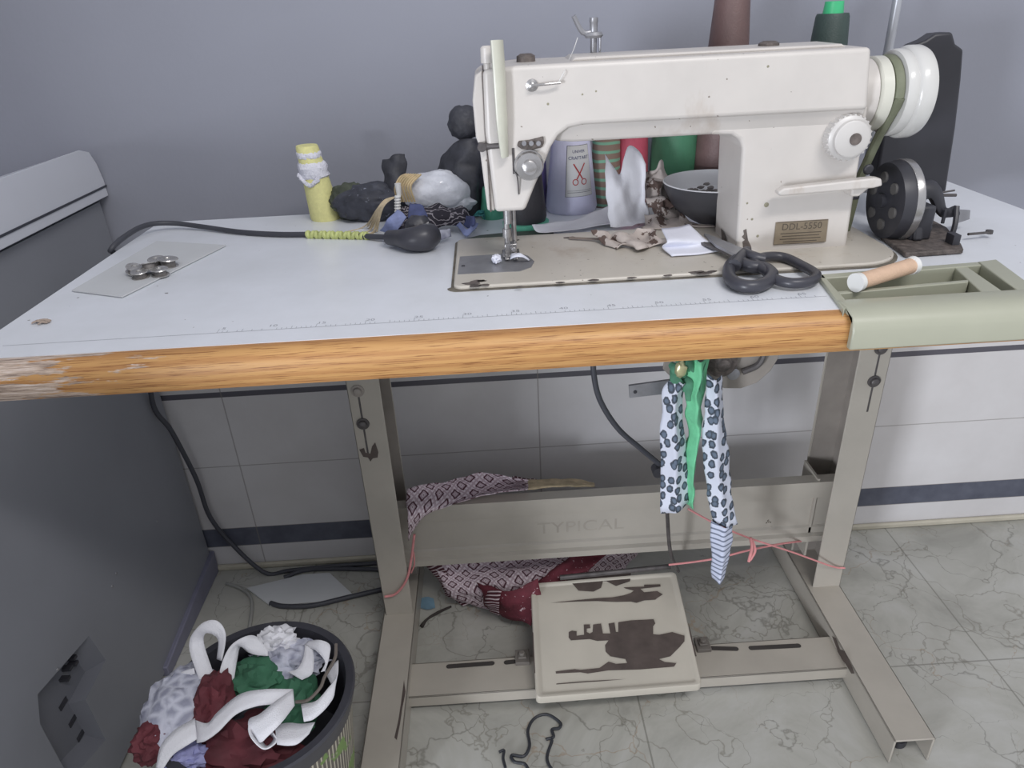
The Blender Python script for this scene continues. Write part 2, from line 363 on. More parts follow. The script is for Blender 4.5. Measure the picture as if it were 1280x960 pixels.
def cloth(rows, su=6, sv=6, nz=0, ns=30, seed=0, keep=None, mi=0, mb=None):
    """smooth sheet through a grid of 3D control points"""
    R = [catmull(r, su) for r in rows]; cols = list(zip(*R)); G = [catmull(c, sv) for c in cols]     # G[u][v]
    nu, nv = len(G), len(G[0]); mb = mb or MB(); vs_ = []
    for u in range(nu):
        for v in range(nv):
            p = G[u][v]
            if nz:
                q = p*ns+Vector((seed, seed, seed)); p = p+Vector((noise.noise(q), noise.noise(q+Vector((7, 1, 2))), noise.noise(q+Vector((3, 9, 5)))))*nz
            if keep is not None: p.z = max(p.z, keep)
            vs_.append(p)
    fs = [(u*nv+v, (u+1)*nv+v, (u+1)*nv+v+1, u*nv+v+1) for u in range(nu-1) for v in range(nv-1)]
    mb.add(vs_, fs, mi)
    uv = []
    L = [0]
    for u in range(1, nu): L.append(L[-1]+(G[u][nv//2]-G[u-1][nv//2]).length)
    K = [0]
    for v in range(1, nv): K.append(K[-1]+(G[nu//2][v]-G[nu//2][v-1]).length)
    mb.uv = (mb.uv or [])+[(L[u], K[v]) for u in range(nu) for v in range(nv)]
    return mb
def tag(o, label, cat, group=None):
    o['label'] = label; o['category'] = cat
    if group: o['group'] = group
    return o
def thing(name, label, cat, loc, group=None):
    o = bpy.data.objects.new(name, None); C.objects.link(o); o.location = loc; o.empty_display_size = .02; return tag(o, label, cat, group)
def struct(o): o['kind'] = 'structure'; return o
XZ = lambda u, v, h: Vector((u, h, v))      # polygon in XZ extruded along Y
XY = lambda u, v, h: Vector((u, v, h))
YZ = lambda u, v, h: Vector((h, u, v))
def text_mb(txt, size, fn, mi=0, mb=None, depth=.0):
    cu = bpy.data.curves.new('t', 'FONT'); cu.body = txt; cu.size = size; cu.align_x = 'CENTER'; cu.resolution_u = 3
    o = bpy.data.objects.new('t', cu); C.objects.link(o); dg = bpy.context.evaluated_depsgraph_get(); me = o.evaluated_get(dg).to_mesh()
    vs_ = [fn(v.co.x, v.co.y) for v in me.vertices]; fs = [tuple(p.vertices) for p in me.polygons]
    o.evaluated_get(dg).to_mesh_clear(); bpy.data.objects.remove(o); bpy.data.curves.remove(cu)
    mb = mb or MB(); return mb.add(vs_, fs, mi)
H = .751; T = .0385; U = H-T; XL = .073; XR = 1.252; D = .478; WY = .577

# ================================================================== SETTING
struct(MB().box((-2.6, -3.2, -.06), (3.2, WY+.1, 0)).build('floor', floorm))
struct(MB().box((-2.6, WY, .60), (3.2, WY+.1, 2.7)).build('wall_back', plaster))
struct(MB().box((-2.6, WY-.003, .0), (3.2, WY+.1, .598)).build('trim_1', tilem))
struct(MB().box((-2.6, WY-.012, .0), (3.2, WY-.0035, .012)).build('baseboard_back', grout, bevel=.003))

struct(MB().box((-1.02, -1.40, 0), (-.90, WY, 2.7)).build('unseen_wall_left', plaster))  # unseen wall added to keep window light off the back wall's left

# ================================================================== FREEZER
FX = -.05
fz = thing('chest_freezer', 'dark grey chest freezer with pale grey lid, left of the sewing table', 'freezer', (-.19, .05, 0))
rec = [(.142, .268), (.196, .262), (.214, .225), (.178, .205), (.212, .165), (.196, .118), (.10, .075), (.045, .10), (.045, .235)]
yz0 = [(at(px, py, 0, FX).y, at(px, py, 0, FX).z) for px, py in ((111, 795), (132, 825), (107, 875), (132, 925), (100, 962), (88, 975), (50, 905), (47, 868))]
# body side with a real opening for the handle recess
bm = bmesh.new()
outer = [(-.48, .010), (.565, .010), (.565, .768), (-.48, .768)]
ov = [bm.verts.new((FX, y, z)) for y, z in outer]; iv = [bm.verts.new((FX, y, z)) for y, z in yz0]
es = [bm.edges.new((ov[i], ov[(i+1) % 4])) for i in range(4)]+[bm.edges.new((iv[i], iv[(i+1) % len(iv)])) for i in range(len(iv))]
bmesh.ops.triangle_fill(bm, use_beauty=True, use_dissolve=False, edges=es)
cy = sum(p[0] for p in yz0)/len(yz0); cz = sum(p[1] for p in yz0)/len(yz0)
dv = [bm.verts.new((FX-.022, cy+(y-cy)*.78, cz+(z-cz)*.78)) for y, z in yz0]; n = len(iv)
for i in range(n): bm.faces.new((iv[i], iv[(i+1) % n], dv[(i+1) % n], dv[i]))
bm.faces.new(dv)
bk = [bm.verts.new((-.33, y, z)) for y, z in outer]
for i in range(4): bm.faces.new((ov[i], ov[(i+1) % 4], bk[(i+1) % 4], bk[i]))
bm.faces.new(bk)
bmesh.ops.recalc_face_normals(bm, faces=bm.faces[:])
# drop faces filled inside the hole
me = bpy.data.meshes.new('cabinet')
def inpoly(y, z, P):
    c_ = False
    for i in range(len(P)):
        (y1, z1), (y2, z2) = P[i], P[i-1]
        if (z1 > z) != (z2 > z) and y < (y2-y1)*(z-z1)/(z2-z1)+y1: c_ = not c_
    return c_
kill = [f for f in bm.faces if all(abs(v.co.x-FX) < 1e-6 for v in f.verts) and inpoly(f.calc_center_median().y, f.calc_center_median().z, yz0)]
bmesh.ops.delete(bm, geom=kill, context='FACES_ONLY')
bm.to_mesh(me); bm.free(); me.materials.append(freezer_side); me.materials.append(recess_m)
for p in me.polygons:
    if p.center.x < FX-.001 and p.center.x > FX-.04 and inpoly(p.center.y, p.center.z, yz0): p.material_index = 1
cab = bpy.data.objects.new('cabinet', me); C.objects.link(cab); cab.parent = fz; cab.location = -Vector(fz.location)
prof = [(-.5, .775), (-.5, .83), (-.47, .852), (.53, .852), (.556, .845), (.568, .825), (.574, .80), (.574, .775)]
mb = MB().prism(prof, YZ, -.335, FX+.012)
for v in mb.v:                                   # the lid top falls away to the left
    if v.x < -.3: v.z = .775+(v.z-.775)*.05
mb.build('lid', freezer_lidm, fz, bevel=.006, seg=3)
MB().box((-.30, -.502, .7885), (FX+.0132, .5755, .7915)).build('lid_groove', freezer_dark, fz)
MB().box((-.32, -.47, .766), (FX-.003, .56, .777)).build('lid_gasket', freezer_dark, fz)
MB().box((-.32, -.46, .0), (FX-.02, .54, .036)).build('base', freezer_dark, fz)
MB().prism([(.30, .0), (.588-.02, .0), (.572, .05), (.30, .022)], YZ, FX-.02, FX+.008).build('foot_skirt', M('skirt_grey', (120, 120, 138), .4), fz, bevel=.002)
for px, py, dx, dy in ((75, 880, 8, 5), (87, 901, 9, 6), (97, 919, 9, 6)):
    q = at(px, py, 0, FX-.026); MB().box((FX-.0228, q.y-.009, q.z-.004), (FX-.0205, q.y+.009, q.z+.004)).build('vent_slot', black_matt, fz)
for px, py in ((91, 822), (86, 835), (83, 848), (93, 829)):
    q = at(px, py, 0, FX-.014); MB().box((FX-.0222, q.y-.004, q.z-.0025), (FX-.010, q.y+.004, q.z+.002)).build('vent_slot', black_matt, fz)
for px, py in ((72, 837), (140, 733), (145, 717), (196, 652)):
    q = at(px, py, 0, FX); MB().lathe([(-.001, .0028), (.0012, .0024), (.002, .0012)], (FX, q.y, q.z), 'X', 10).build('screw', steel, fz)

# ================================================================== TABLE
tb = thing('sewing_table', 'industrial sewing table with white laminate top, orange wood edge and beige steel stand', 'table', (.66, .25, 0))
# laminate top
MB().prism([(XL, .006), (.893, .006), (.906, .093), (1.074, .0965), (1.082, .006), (XR, .006), (XR, D), (XL, D)], XY, U, H).build('tabletop', laminatem, tb)
ed = [(.006, H-.0006), (-.002, H-.001), (-.010, H-.006), (-.013, H-.014), (-.013, U+.010), (-.009, U+.002), (.006, U-.001)]
MB().prism([(y+.0, z) for y, z in ed], YZ, XL-.001, XR+.001).build('front_edge', woodm, tb, smooth=50)
mb = MB(); zt = H+.0001; ya, yb = .034, .0385
def ruy(x): return ya+(yb-ya)*(x-.1)/.79
mb.add([(.10, ruy(.10)-.0004, zt), (.885, ruy(.885)-.0004, zt), (.885, ruy(.885)+.0004, zt), (.10, ruy(.10)+.0004, zt)], [(0, 1, 2, 3)])
for i in range(125):
    x = .30+i*.00467
    if x > .88 or random.random() < .12: continue
    l = .011 if i % 10 == 0 else (.008 if i % 5 == 0 else .005)
    mb.add([(x-.00022, ruy(x), zt), (x+.00022, ruy(x), zt), (x+.00022, ruy(x)+l*.8, zt), (x-.00022, ruy(x)+l*.8, zt)], [(0, 1, 2, 3)])
for i, x in enumerate([.30+k*.0467 for k in range(13)]):
    text_mb(str((i+1)*5), .009, lambda a, b_, x=x: Vector((x+a+.004, ruy(x)+.0075+b_*.8, zt)), 0, mb)
mb.build('ruler_marking', M('faded_ink', (158, 160, 168), .5), tb)

def channel(mb, x0, x1, y0, y1, z0, z1, t, openside, mi=0):
    """vertical C post: web away from openside, flanges front and back"""
    if openside > 0: mb.box((x0, y0, z0), (x0+t, y1, z1), mi); fx0, fx1 = x0, x1
    else: mb.box((x1-t, y0, z0), (x1, y1, z1), mi); fx0, fx1 = x0, x1
    mb.box((fx0, y0, z0), (fx1, y0+t, z1), mi); mb.box((fx0, y1-t, z0), (fx1, y1, z1), mi)
PLX, PRX, PY0, PY1 = (.334, .384), (1.113, 1.163), .362, .466
for sx, (x0, x1) in ((1, PLX), (-1, PRX)):
    mb = MB(); channel(mb, x0, x1, PY0, PY1, .046, U-.012, .003, sx)
    pst = mb.build('post', frame_paint, tb, bevel=.0015)
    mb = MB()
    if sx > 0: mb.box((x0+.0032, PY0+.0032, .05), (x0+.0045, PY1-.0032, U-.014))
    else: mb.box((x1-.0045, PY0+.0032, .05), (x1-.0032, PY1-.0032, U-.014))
    mb.box((x0+.0035, PY1-.0045, .05), (x1-.001, PY1-.0032, U-.014)); mb.build('inner_shade_sheet', frame_dark, pst)  # thin darker sheets paint shade into the open channel
    MB().box((x0-.004, PY0-.02, U-.012), (x1+.004, PY1+.03, U)).build('top_bracket', frame_paint, tb, bevel=.001)
    # slot and bolts
    bx = [(447, 490), (454, 531)] if sx > 0 else [(1101, 437), (1092, 478)]
    sl = [(447, 490), (461, 572)] if sx > 0 else [(1101, 437), (1084, 515)]
    a, b = Yp(*sl[0], PY0-.0004), Yp(*sl[1], PY0-.0004)
    mx = (a.x+b.x)/2
    MB().box((mx-.0016, PY0-.0004, b.z), (mx+.0016, PY0+.001, min(a.z, U-.02))).build('adjusting_slot', dark_steel, pst, bevel=.0005)
    for k in range(2):
        q = Yp(*bx[k], PY0-.004)
        bo = MB().lathe([(0, .0100), (-.002, .0100), (-.0021, .0065), (-.006, .006), (-.0075, .004)], (mx, PY0, q.z), 'Y', 20).build('bolt', steel, pst)
        bo.data.materials[0] = frame_dark if k == 0 and sx > 0 else dark_steel
    # foot: channel open at the bottom and the ends
    f0, f1 = (.330, .388) if sx > 0 else (1.103, 1.163)
    y0, y1 = .052, .53
    mb = MB(); t = .003; h = .05
    mb.box((f0, y0, h-t), (f1, y1, h)); mb.box((f0, y0, .001), (f0+t, y1, h)); mb.box((f1-t, y0, .001), (f1, y1, h))
    ft = mb.build('foot', frame_paint, tb, bevel=.0012)
    for yy in (y0+.035, y1-.035):
        MB().lathe([(0, .014), (.012, .014), (.014, .008), (.046, .006)], ((f0+f1)/2, yy, 0), 'Z', 16).build('levelling_pad', black_matt, ft)
# chipped paint, left foot edge and left post
def chip(parent, pts, fn, name='paint_chip', mat=rustm):
    mb = MB(); P = [fn(*p) for p in pts]; mb.add(P, [tuple(range(len(P)))]); o = mb.build(name, mat, parent); return o
chip(tb, [(449, 562), (455, 560), (457, 566), (463, 567), (465, 558), (469, 553), (473, 565), (472, 572), (466, 573), (463, 577), (460, 572), (454, 571)], lambda x, y: Yp(x, y, PY0-.0005))
chip(tb, [(1040, 795), (1045, 798), (1050, 812), (1056, 814), (1062, 826), (1068, 842), (1064, 842), (1057, 830), (1050, 822)], lambda x, y: at(x, y, 0, 1.1025))
chip(tb, [(505, 850), (507, 865), (503, 885), (500, 905), (496, 925), (493, 922), (498, 900), (501, 880)], lambda x, y: Vector((.3886, Zp(x, y, .04).y, Zp(x, y, .04).z)) if False else Zp(x, y, .0503))
# crossbeam
bp = [(.385, .138), (.385, .150), (.392, .153), (.392, .165), (.396, .168), (.396, .228), (.392, .230), (.388, .262), (.388, .266), (.410, .266), (.410, .262), (.400, .262), (.403, .235), (.403, .165), (.412, .138)]
cb = MB().prism(bp, YZ, PLX[1]-.045, PRX[0]+.045).build('crossbeam', frame_paint, tb, smooth=25)
MB().box((PRX[0]-.012, .392, .10), (PRX[0]-.008, .45, .27)).build('beam_end_plate', frame_paint, cb)
tx = text_mb('TYPICAL', .034, lambda a, b_: Vector((.692+a*1.18, .3957, .186+b_)))
tx.build('embossed_letters', M('embossed_beige', (160, 154, 144), .5), cb)
# low footrest bar
MB().box((.386, .196, .030), (1.106, .264, .033)).box((.386, .196, .010), (1.106, .199, .033)).box((.386, .261, .010), (1.106, .264, .033)).build('footrest_bar', frame_paint, tb, bevel=.0012)
def slot(pa, pb, w_=.0045):
    a, b = Zp(*pa, .0334), Zp(*pb, .0334); d = (b-a).normalized(); n_ = Vector((-d.y, d.x, 0)); pts = []
    for k in range(9): an = PI/2+PI*k/8; pts.append(a+(d*math.cos(an)+n_*math.sin(an))*w_)
    for k in range(9): an = -PI/2+PI*k/8; pts.append(b+(d*math.cos(an)+n_*math.sin(an))*w_)
    MB().add(pts, [tuple(range(len(pts)))]).build('bar_slot', M('slot_dark', (58, 54, 52), .7), tb)
slot((561, 833), (615, 829)); slot((633, 828), (642, 827)); slot((939, 810), (998, 807)); slot((885, 810), (920, 811))
# treadle pedal
pd = [Zp(670, 873, .062), Zp(878, 856, .062), Zp(845, 714, .098), Zp(663, 729, .098)]
def bil(u, v, n_=0):
    p = (pd[0]*(1-u)+pd[1]*u)*(1-v)+(pd[3]*(1-u)+pd[2]*u)*v
    return p+PN*n_
PN = Vector((0, 0, 1)); PN = (pd[1]-pd[0]).cross(pd[3]-pd[0]).normalized()
mb = MB()
def rr(inset, r=.03, k=5):
    pts = []
    for (cx, cyy, a0) in ((1, 0, -PI/2), (1, 1, 0), (0, 1, PI/2), (0, 0, PI)):
        ox, oy = (1-inset-r if cx else inset+r), (1-inset-r if cyy else inset+r)
        for j in range(k): a = a0+PI/2*j/(k-1); pts.append((ox+r*math.cos(a), oy+r*math.sin(a)))
    return pts
rings = [(0, -.016), (0, -.003), (.006, .0), (.028, .0), (.036, -.0022), (.05, -.0022)]
rp = [[bil(u, v, h) for u, v in rr(i, .03 if i < .02 else .02)] for i, h in rings]; k = len(rp[0])
mb.add([p for r_ in rp for p in r_], [(i*k+j, i*k+(j+1) % k, (i+1)*k+(j+1) % k, (i+1)*k+j) for i in range(len(rp)-1) for j in range(k)]+[tuple((len(rp)-1)*k+j for j in range(k)), tuple(range(k))[::-1]])
pedal = mb.build('treadle_pedal', pedal_paint, tb, smooth=50)
def uvped(px, py):
    d = ray(px, py); o = pd[0]-PN*.0020; t_ = (o-CAM).dot(PN)/d.dot(PN); return CAM+d*t_
S = .234375
def pz(pts): return [(620+x*S, 680+y*S) for x, y in pts]
patches = [
 [(290, 315), (430, 300), (540, 290), (620, 285), (680, 275), (718, 262), (735, 250), (690, 238), (680, 232), (790, 228), (790, 218), (876, 216), (878, 228), (770, 240), (790, 258), (860, 252), (890, 270), (862, 288), (850, 298), (790, 302), (750, 315), (720, 308), (640, 310), (590, 308), (540, 305), (430, 308)],
 [(388, 470), (405, 463), (430, 466), (430, 490), (470, 485), (468, 430), (500, 430), (504, 450), (484, 452), (484, 470), (500, 478), (515, 470), (518, 430), (560, 425), (570, 478), (610, 478), (600, 425), (632, 420), (640, 470), (652, 470), (652, 418), (720, 408), (840, 402), (850, 425), (838, 440), (838, 482), (870, 485), (940, 470), (1005, 490), (1005, 520), (980, 550), (930, 600), (870, 615), (900, 630), (962, 636), (950, 655), (890, 660), (770, 670), (600, 675), (490, 692), (450, 685), (320, 692), (318, 680), (420, 668), (450, 672), (552, 662), (600, 628), (640, 640), (700, 636), (690, 615), (610, 600), (585, 575), (582, 540), (600, 515), (540, 518), (500, 508), (400, 515), (388, 500)],
 [(322, 745), (480, 732), (560, 728), (695, 721), (560, 733), (480, 738), (322, 750)],
 [(385, 165), (500, 150), (720, 155), (715, 200), (640, 225), (590, 200), (570, 200), (560, 235), (520, 255), (440, 250), (410, 215), (385, 195)],
 [(195, 470), (203, 480), (205, 560), (212, 690), (206, 690), (198, 580)], [(1025, 420), (1034, 450), (1060, 560), (1070, 600), (1062, 600), (1040, 520)],
 [(1060, 655), (1075, 680), (1085, 735), (1065, 748), (1070, 715), (1060, 690)]]
for pt in patches:
    bmh = bmesh.new(); vv = [bmh.verts.new(uvped(*q)+PN*.0006) for q in pz(pt)]; fce = bmh.faces.new(vv); bmesh.ops.triangulate(bmh, faces=[fce])
    mp_ = bpy.data.meshes.new('rust_patch'); bmh.to_mesh(mp_); bmh.free(); mp_.materials.append(rustm); o = bpy.data.objects.new('rust_patch', mp_); C.objects.link(o); o.parent = pedal
# hinge rod behind pedal and bolts beside it
a, b = Zp(700, 722, .108), Zp(838, 708, .108)
MB().tube([a, b], .0045, 10, sub=1).build('hinge_rod', dark_steel, pedal)
for px, py in ((653, 822), (878, 806)):
    q = Zp(px, py, .036)
    MB().box((q.x-.012, q.y-.014, .033), (q.x+.012, q.y+.014, .040)).box((q.x-.007, q.y-.007, .04), (q.x+.007, q.y+.007, .044)).lathe([(.044, .0055), (.0495, .005)], (q.x, q.y, 0), 'Z', 12).build('pedal_bracket', M('bracket_grey', (108, 103, 98), .5), tb, bevel=.001)
# motor and clutch bracket below the top
br = [Yp(986, 438, .27), Yp(1002, 445, .27)]
mb = MB(); outer_, inner_ = [], []
cpx = (893, 400)
P0 = [(832, 440), (828, 460), (838, 470), (860, 474), (885, 478), (905, 484), (925, 484), (945, 477), (962, 462), (972, 446), (974, 438)]
poly = [(Yp(*q, .30).x, Yp(*q, .30).z) for q in P0]
mb.prism(poly, XZ, .296, .300)
mb.build('motor_bracket', frame_dark, tb, bevel=.001)
q = [Yp(928, 465, .29), Yp(945, 458, .29), Yp(953, 448, .29), Yp(956, 434, .29)]
MB().tube(q, .0045, 8, sub=4).build('bracket_slot', dark_steel, tb)
q = Yp(902, 453, .288); MB().lathe([(0, .022), (-.01, .022), (-.012, .015), (-.02, .009)], (q.x, .296, q.z), 'Y', 24).build('clutch_pulley', grime, tb)
q = Yp(917, 468, .288); MB().lathe([(0, .009), (-.008, .009), (-.010, .004)], (q.x, .296, q.z), 'Y', 16).build('bolt', steel, tb)
a, b, c_, d_ = Yp(786, 482, .285), Yp(850, 473, .285), Yp(850, 490, .285), Yp(787, 497, .285)
MB().prism([(p.x, p.z) for p in (a, b, c_, d_)], XZ, .284, .288).build('clutch_lever', steel, tb)
q = Yp(794, 490, .2835); MB().lathe([(0, .0026), (-.001, .0026)], (q.x, .284, q.z), 'Y', 12).build('lever_hole', black_matt, tb)
MB().box((.80, .30, U-.10), (.96, .46, U-.035)).build('motor_plate', frame_dark, tb, bevel=.01)
MB().tube([Yp(830, 480, .31), Yp(831, 560, .31), Yp(834, 640, .32), Yp(838, 690, .34), Zp(848, 714, .108)], .0032, 8, sub=4).build('pitman_rod', dark_steel, tb)
MB().lathe([(-.008, .009), (.008, .009)], Yp(822, 588, .31), 'Y', 14).build('rod_joint', black_matt, tb)

# ================================================================== SEWING MACHINE
MY0, MY1, CF = .163, .262, .0115
sm = thing('sewing_machine', 'worn cream industrial lockstitch sewing machine standing in the table top', 'sewing machine', (.76, .2, H))
# bed set flush in a dark cut-out
def rrect(x0, x1, y0, y1, r0, r1, k=8):
    pts = []
    for cx, cyy, a0, r_ in ((x1-r1, y0+r1, -PI/2, r1), (x1-r1, y1-r1, 0, r1), (x0+r0, y1-r0, PI/2, r0), (x0+r0, y0+r0, PI, r0)):
        for j in range(k): a = a0+PI/2*j/(k-1); pts.append((cx+r_*math.cos(a), cyy+r_*math.sin(a)))
    return pts
gk = [(p[0]-(.004 if p[0] < .53 and p[1] < .12 else 0), p[1]) for p in rrect(.5195, 1.0105, .1085, .292, .012, .05)]
MB().prism(gk, XY, H-.001, H+.0012).build('bed_gasket', gasket, sm)
MB().prism(rrect(.5225, 1.008, .1125, .289, .010, .05), XY, H-.02, H+.0045).build('bed', bedpaint, sm, bevel=.0018)
ZB = H+.0048
def flat(pts, z): return [(Zp(*p, z).x, Zp(*p, z).y) for p in pts]
sp_ = flat([(575, 321), (622, 318), (645, 316), (660, 320), (668, 327), (664, 334), (650, 339), (628, 340), (572, 343)], ZB)
MB().prism(sp_, XY, ZB-.002, ZB+.0004).build('slide_plate', steel, sm, smooth=60)
q = Zp(579, 333, ZB); MB().lathe([(0, .0022), (.0008, .0018)], (q.x, q.y, ZB+.0004), 'Z', 10).build('plate_screw', black_matt, sm)
mb = MB()                                       # worn paint along bed edge and corner
for px, py, s_ in ((590, 354, 1.5), (598, 351, 1.2), (594, 357, 1.0), (606, 356, .8), (602, 351, .7), (650, 358, .6), (700, 353, .7), (742, 350, .8), (790, 347, .7), (835, 344, .7), (872, 340, 1.3), (880, 341, 1.2), (890, 339, .8), (712, 297, 1.2)):
    q = Zp(px, py, ZB); pts = [(q.x+.0042*s_*(1+.5*random.random())*math.cos(a)*1.3, q.y+.0022*s_*(1+.8*random.random())*math.sin(a)) for a in [2*PI*j/11 for j in range(11)]]
    MB().prism(pts, XY, ZB-.0004, ZB+.0001).build('paint_wear', grime, sm)
# casting: head + arm + column
mb = MB()
head = [(.5665, .958), (.600, .9605), (.9505, .9605), (.9575, .902), (.665, .902), (.650, .8995), (.640, .893), (.632, .882), (.625, .866), (.614, .843), (.603, .818), (.571, .818), (.5655, .90)]
mb.prism(head, XZ, MY0, MY1)
body = mb.build('machine_head', paint, sm, bevel=.0045, seg=4, smooth=60)
mb = MB().prism([(.622, .905), (.628, .892), (.640, .8858), (.656, .8838), (.9600, .8838), (.9575, .905)], XZ, MY0+.003, MY1-.004)
for v in mb.v:
    if v.y < .2: v.y += (.905-v.z)*.5
mb.build('arm_underside', paint, sm, bevel=.003, seg=3, smooth=60)
MB().prism([(.655, .9600), (.66, .9638), (.930, .9635), (.936, .9600)], XZ, MY0+.022, MY1-.014).build('arm_top_cover', paint, sm, bevel=.0015, seg=2)
colp = [(.800, .900), (.800, .8838), (.8225, .8825), (.832, .877), (.8355, .868), (.8405, H), (.9665, H), (.9635, .905)]
MB().prism(colp, XZ, MY0+CF, MY1-.004).build('column', paint, sm, bevel=.004, seg=4, smooth=60)
fp = [(.5585, .953), (.5665, .958), (.566, .90), (.571, .818), (.5628, .819), (.5585, .885), (.5555, .895), (.5545, .93)]
MB().prism(fp, XZ, MY0+.006, MY1-.012).build('face_plate', paintface, sm, bevel=.002, seg=2)
MB().box((.5655, MY0+.0045, .818), (.5672, MY1-.01, .957)).build('face_plate_seam', grime, sm)
q = Yp(606, 184, MY0)
MB().tube([Vector((q.x-.006, MY0+.004, q.z)), Vector((q.x+.02, MY0-.002, q.z+.001))], .0035, 10, sub=2, radii=[.0045, .003, .0025]).lathe([(0, .0048), (-.004, .0045)], (q.x-.003, MY0+.002, q.z), 'Y', 14).build('thread_guide', dark_steel, sm)
q = [(.5825, .978), (.5835, .93), (.5835, .90), (.584, .885)]
MB().tube([Vector((.5815, MY0-.006, .984)), Vector((.5822, MY0-.009, .95)), Vector((.5825, MY0-.009, .91)), Vector((.5838, MY0-.006, .876))], .007, 14, sub=6, radii=[.0078, .0078, .0072, .005], flat=.6).build('take_up_lever_guard', greencream, sm)
MB().tube([Yp(698, 103, MY0-.005), Yp(706, 88, MY0-.002), Yp(710, 77, .20), Yp(717, 62, .235), Yp(722, 47, .248)], .0004, 5, sub=4).build('sewing_thread', whiteplastic, sm)
MB().box((.5745, MY0+.01, .9585), (.5755, MY0+.014, .9655)).lathe([(.957, .004), (.963, .004), (.9635, .0065), (.977, .0062), (.979, .004)], (.5715, MY0+.014, 0), 'Z', 18).build('pressure_screw', paintface, sm)
q = Yp(661, 206, MY0)
MB().lathe([(0, .0155), (-.003, .0155), (-.0035, .011), (-.006, .011), (-.0065, .0145), (-.010, .0135), (-.0105, .0075), (-.017, .007), (-.0185, .004)], (q.x, MY0, q.z), 'Y', 32).build('tension_dial', chrome, sm)
q2 = Yp(642, 200, MY0); MB().box((q2.x-.0013, MY0-.0005, q2.z-.014), (q2.x+.0013, MY0+.001, q2.z+.012)).tube([Vector((q2.x, MY0-.003, q2.z-.011)), Vector((q2.x+.003, MY0-.004, q2.z-.017)), Vector((q2.x+.004, MY0-.001, q2.z-.035))], .0008, 6).build('check_spring', dark_steel, sm)
gp = [(648, 176), (660, 175), (672, 172), (679, 170), (680, 178), (677, 184), (664, 187), (652, 186), (646, 182)]
MB().prism([(Yp(*p, MY0).x, Yp(*p, MY0).z) for p in gp], XZ, MY0-.0035, MY0+.001).build('thread_retainer', grime, sm, bevel=.0012)
for px in (655, 664, 673):
    q3 = Yp(px, 179, MY0-.004); MB().lathe([(0, .0026), (-.003, .0024)], (q3.x, MY0-.0035, q3.z), 'Y', 10).build('retainer_eyelet', steel, sm)
a = Yp(665, 107, MY0-.003)
MB().lathe([(.004, .006), (-.001, .006), (-.002, .003), (-.006, .0028), (-.0068, .0012)], (a.x, MY0, a.z), 'Y', 16).tube([Vector((a.x, MY0-.005, a.z)), Vector((a.x+.014, MY0-.007, a.z+.001)), Vector((a.x+.028, MY0-.005, a.z+.0015))], .0013, 8).build('thread_guide_pin', chrome, sm)
# needle bar / presser
MB().lathe([(.792, .0048), (.822, .0048)], (.5850, .214, 0), 'Z', 16).lathe([(.766, .0034), (.795, .0034)], (.5835, .214, 0), 'Z', 16).lathe([(.776, .0052), (.786, .0052)], (.5835, .214, 0), 'Z', 14).build('needle_bar', chrome, sm)
MB().lathe([(.765, .0030), (.820, .0030)], (.592, .222, 0), 'Z', 14).build('presser_bar', chrome, sm)
mb = MB().box((.577, .196, ZB+.001), (.597, .222, ZB+.0035)).box((.580, .206, ZB+.003), (.594, .218, ZB+.014)).lathe([(0, .0032), (-.010, .0032)], (.590, .206, ZB+.010), 'Y', 10).box((.579, .184, ZB+.002), (.584, .20, ZB+.004)).box((.589, .184, ZB+.002), (.594, .20, ZB+.004))
mb.build('presser_foot', chrome, sm, bevel=.0008)
MB().tube([(.588, .205, ZB+.002), (.585, .205, ZB+.02)], .0006, 6, sub=1).build('needle', chrome, sm)
# dark strip showing behind the bed at its left end
MB().prism(flat([(578, 304), (584, 299), (600, 295), (640, 291), (692, 288), (692, 297), (640, 300), (600, 302)], H+.001), XY, H+.0003, H+.0022).build('bed_hinge_strip', M('strip_dark_green', (84, 92, 84), .6, 0, .3, 60), sm)
# thread pins on top of arm
a = Vector((.689, .252, .955))
t1 = Yp(742, 42, .252)
MB().lathe([(0, .0035), (.021, .0035), (.0215, .0085), (.024, .0105), (.027, .0085), (.0275, .0042), (.036, .0042), (.037, .0048), (.041, .0044)], (t1.x, .252, .9565), 'Z', 16).tube([Vector((t1.x, .252, .984)), Vector((t1.x-.012, .25, .984)), Vector((t1.x-.022, .248, 1.0))], .0022, 8, sub=4, radii=[.002, .003, .0026]).tube([Vector((t1.x+.007, .252, .982)), Vector((t1.x+.007, .252, .957))], .0012, 8, sub=1).build('thread_tension_post', steel, sm)
for px, r_ in ((658, .010), (962, .011)):
    q = Yp(px, 66 if px > 900 else 86, .21)
    MB().lathe([(.9595, r_), (.9660, r_*.95), (.968, r_*.6)], (q.x, .215, 0), 'Z', 20).build('oil_cap', grime, sm)
# dial, lever, plate
q = Yp(1062, 172, MY0+.002)
mb = MB(); mb.lathe([(0, .0225), (-.004, .0232), (-.013, .0222), (-.0145, .0200), (-.015, .0186), (-.0195, .0182), (-.0205, .0165)], (q.x-.0015, MY0+CF, q.z), 'Y', 48)
for j in range(26):
    a = 2*PI*j/26; c0 = Vector((q.x-.0015+.0224*math.cos(a), MY0+CF-.0065, q.z+.0224*math.sin(a)))
    mb.lathe([(-.006, .0014), (.005, .0014)], c0, 'Y', 6)
dl = mb.build('stitch_dial', M('dial_ivory', (198, 195, 192), .35, 0, .05), sm)
MB().lathe([(0, .0062), (-.0016, .0058)], (q.x+.001, MY0+CF-.0202, q.z), 'Y', 20).build('dial_screw', grime, dl)
lv = [(970, 239), (978, 234), (1090, 221), (1099, 222), (1100, 231), (1088, 234), (985, 243), (972, 244)]
yv = MY0-.006
